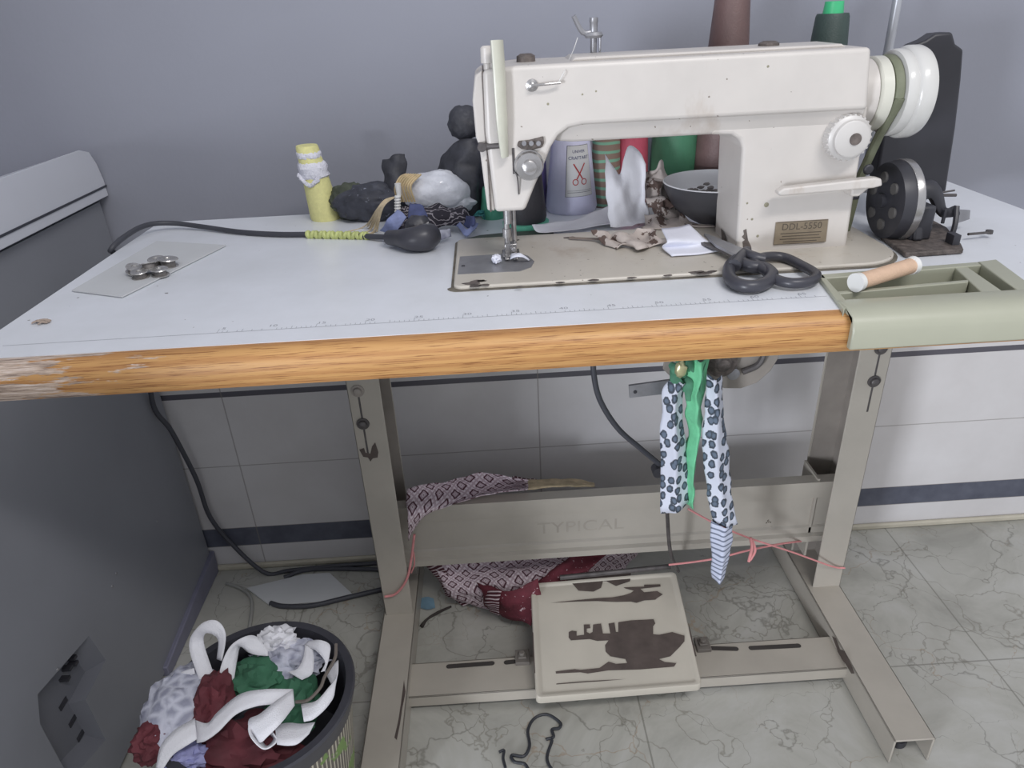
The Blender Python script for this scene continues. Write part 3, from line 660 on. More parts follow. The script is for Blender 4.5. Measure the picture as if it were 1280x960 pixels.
MB().prism([(Yp(*p, yv).x, Yp(*p, yv).z) for p in lv], XZ, yv-.006, yv+.006).prism([(Yp(*p, yv).x, Yp(*p, yv).z) for p in ((1066, 232), (1092, 231), (1074, 246), (1064, 246))], XZ, yv, yv+.024).build('reverse_lever', paintface, sm, bevel=.002, seg=3)
pl = [Yp(970, 278, MY0+CF-.001), Yp(1035, 274, MY0+CF-.001), Yp(1032, 302, MY0+CF-.001), Yp(967, 306, MY0+CF-.001)]
npl = MB().prism([(p.x, p.z) for p in pl], XZ, MY0+CF-.0016, MY0+CF+.001).build('name_plate', platem, sm)
cxx = sum(p.x for p in pl)/4; czz = sum(p.z for p in pl)/4
mb = text_mb('DDL-5550', .0105, lambda a, b_: Vector((cxx+a, MY0+CF-.0018, czz+.0035+b_)))
for k_, wd in ((0, .046), (1, .042), (2, .046), (3, .038)):
    zz = czz-.0005-k_*.0032; mb.box((cxx-wd/2, MY0+CF-.0019, zz-.0004), (cxx+wd/2, MY0+CF-.0017, zz+.0004))
for (x0, z0, x1, z1) in ((-.028, .0128, .028, .0123), (-.028, -.0123, .028, -.0128)): mb.box((cxx+x0, MY0+CF-.0019, czz+z1), (cxx+x1, MY0+CF-.0017, czz+z0))
mb.build('plate_lettering', dark_ink, npl)
# column chips
CY = MY0+CF-.0002
for pts in ([(895, 312), (897, 296), (902, 300), (901, 285), (905, 292), (908, 302), (912, 310), (908, 316), (900, 317)], [(927, 318), (926, 302), (929, 300), (925, 296), (928, 293), (927, 288), (931, 286), (933, 300), (937, 308), (937, 318)]):
    if pts[0][0] < 900: P = [at(x, y, 0, .8385) for x, y in pts]
    else: P = [Yp(x+2, y, CY) for x, y in pts]
    P = [Vector((p.x, p.y, max(p.z, H+.005))) for p in P]
    MB().add(P, [tuple(range(len(P)))]).build('paint_chip', grime, sm)
mb = MB()
for px, py, r_ in ((958, 256, .0028), (934, 254, .0012), (940, 274, .0014), (947, 295, .0016), (728, 118, .001), (685, 130, .0013), (960, 83, .0013), (745, 114, .001)):
    yy = CY if py > 180 else MY0-.0001
    q = Yp(px, py, yy+.0002); mb.lathe([(0, r_), (-.0003, r_*.8)], (q.x, yy+.0001, q.z), 'Y', 9)
mb.build('paint_speck', M('specks', (142, 138, 118), .6), sm)
# hand wheel group (axis X)
AY, AZ = .215, .9105
MB().lathe([(.955, .036), (.9755, .036)], (0, AY, AZ), 'X', 40).build('wheel_boss', frame_paint, sm).data.materials[0] = paintface
MB().lathe([(.9765, .031), (.9772, .0360), (.979, .0380), (.9895, .0380), (.991, .036), (.9912, .029)], (0, AY, AZ), 'X', 56).build('pulley_rim', cream_gloss, sm)
MB().lathe([(.990, .0315), (1.002, .0315)], (0, AY, AZ), 'X', 48).build('pulley_groove', black_matt, sm)
MB().lathe([(1.001, .034), (1.0015, .0425), (1.004, .0440), (1.011, .0440), (1.0125, .0434), (1.014, .0452), (1.017, .0468), (1.027, .0468), (1.031, .0450), (1.033, .040), (1.033, .01)], (0, AY, AZ), 'X', 72).build('hand_wheel', white_gloss, sm)
pts = []
for k_ in range(25): a = -.25+(PI+.5)*k_/24; pts.append(Vector((.9965, AY+.0350*math.cos(a), AZ+.0350*math.sin(a))))
pts = [Vector((.990, .262, U-.05)), Vector((.991, .262, .80))]+pts+[Vector((.992, .222, .82)), Vector((.990, .240, U-.05))]
MB().tube(pts, .0055, 8, sub=2, flat=.75).build('drive_belt', beltm, sm)
# belt guard behind the wheel
gy = .285
gd = [Yp(*p, gy) for p in ((1108, 150), (1112, 100), (1125, 72), (1143, 56), (1158, 50), (1170, 42), (1191, 40), (1195, 55), (1205, 62), (1202, 100), (1195, 160), (1187, 212), (1183, 240), (1160, 250), (1100, 262), (1096, 215))]
MB().prism([(p.x, p.z) for p in gd], XZ, gy, gy+.022).prism([(.985, .768), (1.02, .768), (1.02, .752), (.985, .752)], XZ, gy-.0, gy+.02).build('belt_guard', M('guard_black', (50, 50, 56), .45), sm, bevel=.003, seg=3, smooth=50)
MB().box((.972, .20, .80), (.985, .29, .815)).lathe([(-.004, .006), (.0, .006)], (.985, .195, .835), 'Y', 12).build('guard_bracket', black_matt, sm, bevel=.002)
# belt hole in the table
MB().prism(rrect(.978, 1.008, .205, .272, .012, .012, 5), XY, H+.0001, H+.0008).build('belt_hole', M('belt_slot', (40, 36, 36), .8), tb)

# ================================================================== BOBBIN WINDER
bw = thing('bobbin_winder', 'black bobbin winder with spoked wheel on a greasy base plate, right of the machine', 'bobbin winder', (1.07, .2, H))
base = flat([(1100, 300), (1131, 323), (1203, 318), (1200, 311), (1182, 290), (1165, 281), (1120, 285)], H)
MB().prism(base, XY, H+.0008, H+.006).build('base_plate', grime, bw, bevel=.001)
WX, WYc, WZ = 1.026, .205, .796
mb = MB().lathe([(-.010, .034), (-.009, .042), (.002, .0445), (.004, .044)], (WX, WYc, WZ), 'X', 48).lathe([(-.016, .008), (.03, .008)], (WX, WYc, WZ), 'X', 14)
wh = mb.build('winder_wheel', black_matt, bw)
MB().lathe([(.0035, .0448), (.005, .0455), (.0115, .0455), (.013, .044), (.013, .03)], (WX, WYc, WZ), 'X', 56).build('wheel_rim', chrome, wh)
mb = MB()
for k_ in range(6):
    a = 2*PI*k_/6+.3; mb.lathe([(-.0128, .0062), (-.0095, .0062)], (WX, WYc+.026*math.cos(a), WZ+.026*math.sin(a)), 'X', 14)
mb.build('wheel_hole', M('wheel_hole_grey', (88, 86, 85), .6), wh)
MB().box((1.038, .175, H+.005), (1.062, .222, .795)).prism([(.170, .757), (.23, .757), (.215, .80), (.185, .80)], YZ, 1.040, 1.052).build('winder_bracket', black_matt, bw, bevel=.003)
a1 = [Vector((1.05, .21, .805)), Yp(1165, 238, .21), Yp(1176, 262, .21), Yp(1185, 266, .21), Yp(1196, 263, .21)]
MB().tube(a1, .006, 10, sub=6, radii=[.012, .012, .008, .006, .007], flat=.7).tube([Yp(1196, 258, .205), Yp(1194, 280, .195), Yp(1188, 300, .19), Yp(1186, 312, .185)], .003, 8, sub=3).box((1.072, .150, H+.004), (1.080, .164, .768)).tube([Yp(1182, 262, .2), Yp(1178, 279, .2)], .002, 8, sub=2).build('winder_arm', black_matt, bw)
a = [Yp(1197, 262, .205), Yp(1213, 263, .22), Yp(1212, 274, .22), Yp(1194, 280, .2)]
MB().add([p+Vector((0, dy, 0)) for dy in (0, .002) for p in a], [(0, 1, 2, 3), (7, 6, 5, 4), (0, 4, 5, 1), (1, 5, 6, 2), (2, 6, 7, 3), (3, 7, 4, 0)]).build('winder_tab', steel, bw)
MB().tube([Yp(1174, 244, .27), Yp(1195, 244, .27)], .002, 8, sub=1).tube([Yp(1174, 241, .27), Yp(1193, 238, .275)], .0012, 8, sub=1).build('winder_spindle', dark_steel, bw)
MB().tube([(1.108, .18, H+.008), (1.135, .185, H+.007)], .0016, 8, sub=1).lathe([(0, .004), (.004, .004)], (1.137, .187, H+.005), 'Z', 8).build('winder_screw', dark_steel, bw)

# ================================================================== TRAY
tr = thing('tool_tray', 'grey green plastic tray hooked over the front right edge of the table', 'tray', (1.0, .05, H))
x0, x1, y0, y1 = .887, 1.128, -.016, .106
zt_, zb_ = H+.004, H-.022
mb = MB()
def wall(ax0, ay0, ax1, ay1, z0=zb_, z1=zt_): mb.box((min(ax0, ax1), min(ay0, ay1), z0), (max(ax0, ax1), max(ay0, ay1), z1))
def tw(pp, z0=zb_, z1=None):
    mb.prism([(Zp(*p, H+.004).x, Zp(*p, H+.004).y) for p in pp], XY, z0, zt_ if z1 is None else z1)
tw([(1022, 344), (1029, 343), (1062, 380), (1055, 387)]); tw([(1022, 343), (1236, 326), (1241, 330), (1028, 348)])
tw([(1044, 363), (1211, 348), (1211, 351), (1045, 366)], z1=zt_-.001); tw([(1190, 330), (1205, 329), (1262, 368), (1232, 368)], z1=zt_-.001)
tw([(1222, 328), (1245, 325), (1306, 370), (1280, 370)], z1=zt_+.001)
mb.prism([(.889, .008), (1.083, .008), (1.075, .098), (.903, .092)], XY, zb_-.002, zb_)
mb.build('tray_body', trayp, tr, bevel=.0015)
lp = [(.018, zt_), (.014, zt_+.0012), (-.002, zt_+.001), (-.012, zt_-.002), (-.019, zt_-.009), (-.0215, zt_-.016), (-.0215, H-.030), (-.014, H-.030), (-.014, H-.002), (.005, H-.002), (.018, H-.02)]
MB().prism(lp, YZ, .8845, 1.252).build('front_lip', trayp, tr, bevel=.0015, smooth=50)

# spool in tray
a, b = Zp(1071, 353, H+.013), Zp(1140, 332, H+.013)
d = (b-a).normalized(); rot = d.to_track_quat('Z', 'Y').to_matrix(); L = (b-a).length
sp = thing('thread_spool', 'peach thread spool with white ends lying in the grey green tray', 'spool', a-Vector((0, 0, .008)))
MB().lathe([(.003, .0078), (L-.003, .0078)], a, 'Z', 24, rot=rot).build('thread', copper, sp)
MB().lathe([(-.002, .0092), (.004, .0088)], a, 'Z', 24, rot=rot).build('spool_flange', whiteplastic, sp); MB().lathe([(L-.003, .0088), (L+.002, .0094)], a, 'Z', 24, rot=rot).build('spool_flange', whiteplastic, sp)
mb = MB()
for k_ in range(6):
    p = Vector((.912+.012*random.random(), .066+.012*random.random(), H-.020)); q = p+Vector((random.uniform(-.01, .012), random.uniform(-.008, .008), .002)); mb.tube([p, q], .0006, 5, sub=1)
tag(mb.build('pin', steel), 'steel pins scattered at the left end inside the tray', 'pins')['kind'] = 'stuff'

# ================================================================== SCISSORS
sc = thing('scissors', 'tailor scissors with black handles on the table in front of the machine column', 'scissors', Zp(950, 345))
def loop(px, z, r_, name='handle_loop'):
    P = [Zp(x, y, z+dz) for x, y, dz in px]; return MB().tube(P+[P[0]], r_, 10, sub=6).build(name, black_plastic, sc)
loop([(920, 325, .004), (912, 334, .002), (912, 347, 0), (924, 356, 0), (942, 358, 0), (958, 353, 0), (965, 343, .002), (955, 335, .003), (938, 333, .004), (926, 328, .005)], H+.008, .0066)
loop([(940, 326, .006), (958, 321, .004), (980, 322, .002), (1002, 332, 0), (1020, 343, 0), (1014, 351, 0), (992, 354, 0), (972, 350, 0), (958, 340, .002), (948, 332, .005)], H+.008, .0052)
MB().tube([Zp(918, 332, H+.014), Zp(926, 322, H+.016), Zp(934, 313, H+.018)], .006, 10, sub=4, radii=[.007, .0065, .005]).tube([Zp(955, 325, H+.015), Zp(942, 322, H+.017), Zp(930, 315, H+.018)], .006, 10, sub=4, radii=[.006, .0065, .005]).build('handle_shank', black_plastic, sc)
b1 = [Zp(x, y, H+.016) for x, y in ((934, 312), (928, 322), (895, 306), (880, 292), (886, 293))]
MB().add(b1+[p-Vector((0, 0, .003)) for p in b1], [(0, 1, 2, 3, 4), (9, 8, 7, 6, 5)]+[(i, i+5, (i+1) % 5+5, (i+1) % 5) for i in range(5)]).build('blade', steel, sc)
b2 = [Zp(x, y, H+.0125) for x, y in ((940, 318), (930, 325), (900, 312), (868, 300), (898, 305))]
MB().add(b2+[p-Vector((0, 0, .003)) for p in b2], [(0, 1, 2, 3, 4), (9, 8, 7, 6, 5)]+[(i, i+5, (i+1) % 5+5, (i+1) % 5) for i in range(5)]).build('blade', dark_steel, sc)
q = Zp(931, 316, H+.018); MB().lathe([(-.004, .004), (.002, .004), (.003, .002)], q, 'Z', 12).build('pivot_screw', steel, sc)

# ================================================================== CONES
def cone(name, cx, cyy, r0, r1, h, mat, label, cat='thread cone', group=None, z=H, core=None, lean=0):
    t_ = thing(name, label, cat, (cx, cyy, z), group)
    MB().lathe([(z, r0*.93), (z+.006, r0), (z+h*.5, (r0+r1)/2), (z+h-.004, r1), (z+h, r1*.93)], (cx, cyy, 0), 'Z', 40).build('thread_winding', mat, t_)
    MB().lathe([(z+h-.002, r1*.62), (z+h+.014, r1*.55), (z+h+.014, r1*.4), (z+h-.001, r1*.4)], (cx, cyy, 0), 'Z', 28).build('cone_core', core or whiteplastic, t_)
    return t_
def cpos(px, y, z=.80, py=230): p = Yp(px, py, y); return p.x
# white cone with label
wp = Zp(717, 268); wr = .0365; wx, wy = wp.x, wp.y+.028
wc = cone('thread_cone', wx, wy, wr, .021, .150, M('white_lilac_thread', (214, 214, 238), .35, 0, .03, 60, .15, 600), 'white thread cone with a printed scissors label, seen under the machine arm')
def on_cone(u, z, off=.0005, a0=-PI/2+.26):
    r_ = wr+(.021-wr)*(z-H)/.150+off; a = a0+u/r_; return Vector((wx+r_*math.cos(a), wy+r_*math.sin(a), z))
mb = MB(); lo, hi = H+.026, H+.092
def lab(z): return .0205-.0055*(z-lo)/(hi-lo)
def strip(f, z0, z1, mi=0, off=.0006, n_=12, m_=8):
    vs_ = [on_cone(f(z0+(z1-z0)*j/m_)*(2*i/n_-1), z0+(z1-z0)*j/m_, off) for j in range(m_+1) for i in range(n_+1)]
    mb.add(vs_, [(j*(n_+1)+i, j*(n_+1)+i+1, (j+1)*(n_+1)+i+1, (j+1)*(n_+1)+i) for j in range(m_) for i in range(n_)], mi)
strip(lambda z: lab(z)+.0006, lo-.0006, hi+.0006, 1, .0005); strip(lab, lo, hi, 0, .0008)
strip(lambda z: .018, lo+.005, lo+.0056, 1, .001, m_=1); strip(lambda z: .018, lo+.0075, lo+.0079, 1, .001, m_=1)
lb = mb.build('cone_label', [labelm, inkgrey], wc)
mb = text_mb('UNIVER', .0052, lambda a, b_: on_cone(a, H+.0830+b_, .0011)); text_mb('CRAFTART', .0060, lambda a, b_: on_cone(a, H+.0745+b_, .0011), 0, mb); mb.build('label_text', inkblue, lb)
mb = MB()
def lstroke(p, q, w_, mi=0):
    d_ = Vector((q[0]-p[0], q[1]-p[1])); n_ = Vector((-d_.y, d_.x)).normalized()*w_
    vs_ = [on_cone(p[0]+d_.x*k_/4+s_*n_.x, H+p[1]+d_.y*k_/4+s_*n_.y, .0011) for k_ in range(5) for s_ in (-1, 1)]
    mb.add(vs_, [(2*k_, 2*k_+1, 2*k_+3, 2*k_+2) for k_ in range(4)], mi)
lstroke((-.008, .069), (.004, .049), .0009); lstroke((.008, .069), (-.004, .049), .0009)
for cx_ in (-.0062, .0062):
    for k_ in range(10):
        a, b = 2*PI*k_/10, 2*PI*(k_+1)/10; lstroke((cx_+.0038*math.cos(a), .0450+.0038*math.sin(a)), (cx_+.0038*math.cos(b), .0450+.0038*math.sin(b)), .0006)
mb.build('label_emblem', inkred, lb)
# others behind the arm
cone('thread_cone', cpos(662, .446), .446, .026, .022, .15, thread_mat('purple_thread', (100, 90, 140)), 'purple thread cone partly hidden behind the white labelled cone')
cone('thread_cone', cpos(757, .436), .436, .021, .018, .15, stripe_thread('brown_green_thread', (136, 116, 104), (122, 172, 146), 26), 'brown and green striped thread cone right of the white labelled cone').children[0]
cone('thread_cone', cpos(785, .446)+.004, .446, .025, .020, .15, thread_mat('red_thread', (190, 84, 104)), 'red thread cone behind the standing tissue paper')
cone('thread_cone', cpos(840, .446)+.001, .446, .036, .030, .16, thread_mat('green_thread', (70, 122, 94)), 'dark green thread cone left of the dark bowl, under the machine arm')
bx_ = Yp(913, 40, .425).x
cone('thread_cone', bx_, .428, .040, .022, .262, thread_mat('brown_thread', (104, 82, 80)), 'tall dark brown thread cone rising behind the machine arm')
gx = Yp(1041, 30, .43).x
cone('thread_cone', gx, .434, .038, .021, .234, thread_mat('deep_green_thread', (62, 78, 74)), 'tall blackish green thread cone behind the right end of the machine', core=M('green_core', (70, 190, 130), .4))
p = Zp(611, 277); cone('thread_cone', .570, .402, .018, .014, .042, thread_mat('mint_thread', (98, 180, 150)), 'mint green thread cone behind the left edge of the machine head', core=mint)
# black cone with mint foot
p = Zp(660, 290); bx0, by0 = p.x-.001, p.y+.028
bc = cone('thread_cone', bx0, by0, .028, .017, .13, thread_mat('black_thread', (56, 55, 60)), 'black thread cone on a mint green base behind the needle bar', z=H+.008)
MB().lathe([(H, .030), (H+.007, .031), (H+.0085, .025)], (bx0, by0, 0), 'Z', 40).build('cone_base', mint, bc); bc.location.z = H
for c_ in bc.children: c_.location.z += .008 if c_.name.startswith(('thread_w', 'cone_core', 'cone_base')) else 0
# yellow cone
p = Zp(407, 275); yx, yy = p.x, p.y+.010
yc = thing('thread_cone', 'pale yellow thread cone wound with white lace near its top, at the back left', 'thread cone', (yx, yy, H))
ax = Vector((-.013, .0, .0)); 
def lean(mb, k=-.11):
    for v in mb.v: v.x += (v.z-H)*k
    return mb
mb = MB().lathe([(H, .0215), (H+.004, .0225), (H+.05, .019), (H+.100, .0155), (H+.103, .0145)], (yx, yy, 0), 'Z', 36); lean(mb).build('thread_winding', yellow, yc)
mb = MB().lathe([(H+.058, .0165), (H+.062, .0205), (H+.068, .0195), (H+.074, .021), (H+.079, .0185), (H+.082, .016)], (yx, yy, 0), 'Z', 36).lathe([(H+.086, .0158), (H+.088, .0174), (H+.093, .0170), (H+.095, .0158)], (yx, yy, 0), 'Z', 36)
mb.tube([(yx-.02, yy-.008, H+.066), (yx-.012, yy-.018, H+.056), (yx-.004, yy-.02, H+.052), (yx+.008, yy-.019, H+.060)], .003, 8)
for v in mb.v: v += Vector((noise.noise(v*300), noise.noise(v*300+Vector((5, 5, 5))), 0))*.0025
lean(mb).build('lace_wrap', M('white_lace_wrap', (226, 226, 236), .85, 0, .06, 200, .9, 400), yc)

# thread stand pole
ps = thing('thread_stand', 'pale upright metal pole of the thread stand behind the hand wheel', 'thread stand', (Yp(1120, 0, .44).x, .44, H))
px0 = Yp(1120, 10, .44).x
MB().lathe([(H, .006), (1.30, .006)], (px0, .44, 0), 'Z', 16).build('pole', M('pole_grey', (180, 182, 188), .35, .3), ps)
MB().lathe([(H, .018), (H+.006, .018), (H+.01, .009), (H+.02, .009)], (px0, .44, 0), 'Z', 20).build('pole_flange', steel, ps)

# ================================================================== BOWL
bc_ = Zp(895, 227, .803); bo = thing('bowl', 'dark bowl with white inside holding small scraps, left of the machine column', 'bowl', (bc_.x, bc_.y, H))
prof = [(H, .030), (H+.006, .036), (H+.025, .054), (H+.045, .0645), (H+.0524, .0665), (H+.0534, .0658), (H+.048, .0625), (H+.030, .052), (H+.028, .0)]
MB().lathe(prof, (bc_.x, bc_.y, 0), 'Z', 48, cap=False).build('bowl_shell', M('bowl_dark', (64, 64, 68), .35), bo)
mb = MB().lathe([(H+.0530, .0664), (H+.0542, .0656), (H+.0490, .0610), (H+.036, .0510), (H+.032, .0)], (bc_.x, bc_.y, 0), 'Z', 48, cap=False); mb.build('bowl_lining', bowl_in, bo)
MB().lathe([(H+.031, .0), (H+.0535, .0655)][::1], (bc_.x, bc_.y, 0), 'Z', 48, cap=False) if False else None
mb = MB()
for k_ in range(16):
    a, r_ = random.uniform(0, 2*PI), random.uniform(0, .035); c0 = Vector((bc_.x-.01+r_*math.cos(a), bc_.y+.012+r_*math.sin(a)*.7, H+.037+random.uniform(0, .006)))
    mb.blob(c0, (.0048, .0022, .0022), .4, 2, k_, sub=2)
tag(mb.build('thread_scrap', M('scrap_grey', (140, 135, 132), .8, 0, .4, 90)), 'grey thread scraps heaped inside the dark bowl', 'scraps')['kind'] = 'stuff'

# ================================================================== PAPERS AND SCRAPS
def G(rows, z=None):      # rows of (px,py,Y) -> points at that depth
    return [[Yp(*p) for p in r] for r in rows]
o = cloth(G([[(757, 193, .335), (764, 205, .33), (775, 218, .335), (784, 185, .345), (798, 190, .345), (808, 205, .34)],
             [(757, 225, .325), (768, 232, .318), (780, 240, .32), (790, 232, .33), (801, 232, .335), (806, 240, .33)],
             [(760, 258, .315), (768, 262, .308), (778, 266, .31), (788, 264, .32), (797, 262, .33), (812, 270, .33)],
             [(763, 287, .302), (772, 291, .298), (780, 293, .30), (790, 290, .30), (800, 288, .31), (815, 286, .31)]]), 6, 6, .003, 60, 2, H+.0055).build('tissue_paper', papr, solid=.0008)
tag(o, 'crumpled translucent white tissue paper standing upright under the machine arm', 'paper')
o = cloth(G([[(665, 281, .30), (690, 278, .315), (715, 275, .325), (740, 266, .345), (762, 255, .36)], [(670, 290, .295), (692, 288, .30), (718, 282, .312), (745, 276, .325), (766, 270, .34)], [(683, 293, .291), (705, 291, .293), (725, 288, .30), (750, 284, .31), (768, 282, .315)]]), 6, 6, .002, 50, 5, H+.0055).build('tissue_strip', papr, solid=.0008)
tag(o, 'flat strip of white tissue paper lying in front of the white labelled cone', 'paper')
# white folded piece on bed
zf = H+.009
o = cloth([[Zp(826, 286, zf+.012), Zp(848, 284, zf+.012), Zp(861, 280, zf+.014)], [Zp(834, 302, zf+.008), Zp(858, 300, zf+.008), Zp(878, 297, zf+.006)], [Zp(827, 309, zf), Zp(862, 308, zf), Zp(893, 306, zf)], [Zp(840, 320, H+.0065), Zp(868, 318, H+.0065), Zp(907, 313, H+.0065)]], 6, 6, .001, 40, 1, H+.0055).build('folded_white_scrap', whitecloth, solid=.0012)
tag(o, 'bright white folded fabric scrap lying on the bed near the scissors blades', 'fabric scrap')
o = cloth(G([[(856, 268, .30), (872, 270, .295), (886, 280, .29), (893, 300, .285)], [(862, 276, .296), (872, 280, .29), (882, 290, .285), (890, 308, .28)]]), 6, 5, .001, 40, 4, H+.006).build('curled_white_scrap', whitecloth, solid=.001)
tag(o, 'curled pale scrap arching behind the bright white folded piece', 'fabric scrap')
mb = cloth(G([[(852, 262, .31), (880, 270, .31), (893, 290, .30)], [(850, 275, .30), (872, 285, .29), (892, 305, .28)], [(865, 290, .28), (880, 300, .275), (895, 312, .27)]]), 5, 5, .004, 70, 9, H+.006)
tag(mb.build('grey_scrap', beigescrap, solid=.001), 'grey brown scrap tucked behind the curled pale scrap by the column', 'fabric scrap')
# brown mottled fabric strips
mb = cloth(G([[(806, 222, .36), (812, 207, .355), (824, 200, .355), (832, 208, .36), (834, 224, .36)], [(808, 238, .35), (816, 228, .34), (824, 232, .338), (832, 236, .345), (838, 240, .35)], [(815, 252, .345), (826, 248, .33), (834, 252, .33), (842, 250, .34), (850, 250, .34)],
              [(812, 262, .33), (824, 258, .32), (838, 262, .315), (850, 264, .32), (862, 262, .33)], [(820, 275, .32), (832, 270, .31), (844, 276, .305), (856, 280, .31), (868, 272, .32)]]), 6, 6, .012, 55, 3, H+.006)
tag(mb.build('mottled_rag', beigescrap, solid=.0012), 'brown mottled rag bunched up between tissue paper and dark bowl', 'rag')
mb = cloth(G([[(806, 248, .335), (822, 246, .33), (840, 252, .325), (858, 252, .325), (874, 256, .325)], [(810, 258, .33), (824, 262, .318), (842, 258, .315), (860, 258, .318), (872, 262, .32)]]), 6, 5, .008, 60, 13, H+.006)
tag(mb.build('mottled_strip', beigescrap, solid=.0012), 'pale brown strip reaching from the mottled rag towards the bowl', 'fabric scrap')
mb = cloth([[Zp(738, 292, H+.016), Zp(752, 288, H+.018), Zp(766, 296, H+.012), Zp(784, 290, H+.018), Zp(800, 286, H+.016), Zp(822, 288, H+.018)], [Zp(742, 300, H+.008), Zp(756, 298, H+.012), Zp(768, 302, H+.008), Zp(786, 298, H+.014), Zp(804, 296, H+.010), Zp(828, 300, H+.012)], [Zp(776, 312, H+.006), Zp(780, 306, H+.010), Zp(790, 308, H+.006), Zp(800, 312, H+.010), Zp(812, 308, H+.008), Zp(832, 306, H+.006)]], 6, 6, .007, 65, 21, H+.0055)
tag(mb.build('mottled_trimming', beigescrap, solid=.0012), 'ragged mottled fabric trimming lying flat on the machine bed', 'fabric scrap')
mb = cloth(G([[(806, 270, .315), (818, 264, .31), (832, 272, .305), (846, 268, .31), (860, 276, .31)], [(808, 282, .30), (820, 278, .29), (834, 284, .285), (848, 282, .29), (858, 288, .29)], [(806, 292, .285), (820, 290, .28), (834, 292, .275), (844, 292, .28), (850, 292, .285)]]), 6, 6, .009, 60, 31, H+.006)
tag(mb.build('mottled_pile', beigescrap, solid=.0012), 'brown and cream mottled scrap heaped left of the white folded piece', 'fabric scrap')
mb = cloth([[Zp(711, 295, H+.008), Zp(740, 297, H+.008), Zp(776, 300, H+.008)], [Zp(711, 298, H+.0065), Zp(740, 300, H+.0065), Zp(776, 303, H+.0065)]], 6, 3, .001, 60, 2, H+.0055)
tag(mb.build('brown_thread_strip', M('brown_selvedge', (132, 120, 112), .8)), 'thin brown selvedge strip lying on the bed right of the needle', 'fabric strip')

mb = cloth([[Zp(640, 316, H+.012), Zp(650, 317, H+.016), Zp(660, 324, H+.007)], [Zp(638, 325, H+.008), Zp(650, 323, H+.012), Zp(662, 325, H+.006)]], 5, 5, .003, 90, 7, H+.006)
tag(mb.build('thread_scrap', whitecloth, solid=.001), 'small white cloth scrap caught beside the presser foot', 'fabric scrap')
tag(MB().blob(Zp(620, 324, H+.010), (.005, .006, .005), .6, 3, 4, sub=3).build('lint_tuft', whitecloth), 'white lint tuft just left of the presser foot', 'lint')

# ================================================================== BACK LEFT HEAP
hb = thing('black_cloth_bundle', 'black cloth bundle standing with a round knot on top, left of the machine head', 'cloth bundle', (.54, .42, H))
q = Yp(580, 154, .415); MB().blob((q.x, .415, q.z), (.021, .018, .022), .10, 1.6, 3, fold=.12).build('cloth_knot', blackbag, hb)
q = Yp(585, 215, .425)
mb = cloth(G([[(556, 190, .43), (565, 184, .42), (578, 176, .41), (592, 172, .405), (599, 176, .415), (606, 190, .44)], [(549, 200, .435), (560, 205, .41), (574, 205, .395), (590, 205, .395), (599, 205, .405), (608, 210, .44)],
              [(550, 218, .44), (562, 225, .41), (576, 230, .395), (592, 230, .39), (599, 235, .41), (606, 235, .44)], [(556, 240, .44), (566, 246, .41), (580, 250, .395), (594, 250, .39), (598, 252, .41), (604, 250, .44)], [(560, 262, .44), (570, 268, .42), (582, 270, .41), (594, 270, .405), (598, 268, .415), (602, 262, .44)]]), 6, 6, .008, 40, 8, H+.002)
mb.build('cloth_body', blackbag, hb, solid=.004)
# dark bag with lace flecks
def flecked(name, base, fl, th):
    return M(name, base, .65, 0, .4, 60, .7, 120, th, fl, 140)
q = Zp(470, 268)
tag(MB().blob((q.x+.004, .43, H+.024), (.055, .028, .026), .12, 1.8, 5, flatz=H+.001, fold=.25).build('dark_lace_bag', flecked('black_lace', (64, 66, 76), (124, 128, 142), .66)), 'crumpled black lace fabric between the yellow cone and the white bag', 'fabric')
q = Zp(438, 270)
tag(MB().blob((q.x+.006, .437, H+.025), (.026, .020, .024), .12, 2.0, 15, flatz=H+.001, fold=.3).build('olive_cloth', oliveb), 'olive black cloth wad right behind the yellow cone', 'cloth')
mb = cloth(G([[(479, 200, .445), (486, 198, .44), (496, 193, .435), (507, 192, .44)], [(479, 215, .44), (487, 214, .43), (497, 212, .428), (508, 212, .435)], [(482, 232, .43), (489, 232, .42), (498, 232, .42), (507, 230, .43)], [(484, 256, .42), (490, 258, .41), (498, 258, .41), (506, 256, .42)]]), 6, 6, .004, 60, 4)
tag(mb.build('black_cloth_strip', blackbag, solid=.003), 'upright black cloth strip sticking up behind the tasselled white bag', 'cloth')
# white bag
wb = thing('plastic_bag', 'cloudy white plastic bag tied with gold band and beige tassel, heaped on blue cloth', 'bag', (Zp(540, 275).x, .40, H))
q = Yp(546, 240, .395); MB().blob((q.x, .395, q.z), (.047, .026, .028), .08, 1.9, 11, fold=.12).blob((q.x+.02, .40, q.z-.014), (.034, .024, .018), .12, 2.2, 12).build('bag_body', plasticbag, wb)
q0 = Yp(502, 236, .372)
mb = MB()
for k_ in range(7):
    dx = k_*.0028
    mb.tube([Yp(508+k_*3, 218, .375), Yp(500+k_*2.6, 222+k_, .365), Yp(494+k_*3.2, 236, .362), Yp(498+k_*3.4, 252, .366)], .0016, 6, sub=5)
mb.build('gold_band', goldm, wb)
mb = MB()
for k_ in range(14):
    a = random.uniform(-1, 1)
    mb.tube([Yp(496+a*3, 246, .365), Yp(484+a*4, 250, .35), Yp(474+a*4, 262, .34), Zp(463+a*9, 283+a*5+random.random()*4, H+.003), Zp(440+a*16+random.random()*14, 292+a*2, H+.0015)][:4 if random.random() < .7 else 5], .0009, 5, sub=5)
mb.build('tassel', strawm, wb)
mb = MB()
for k_ in range(6): q = Yp(497, 246+k_*3.6, .352); mb.lathe([(-.0018, .0035), (0, .0046), (.0018, .0035)], q, 'Z', 12)
q = Yp(498, 237, .354); mb.lathe([(-.008, .003), (.008, .0042)], q, 'Z', 12); mb.build('white_bead', whiteplastic, wb)
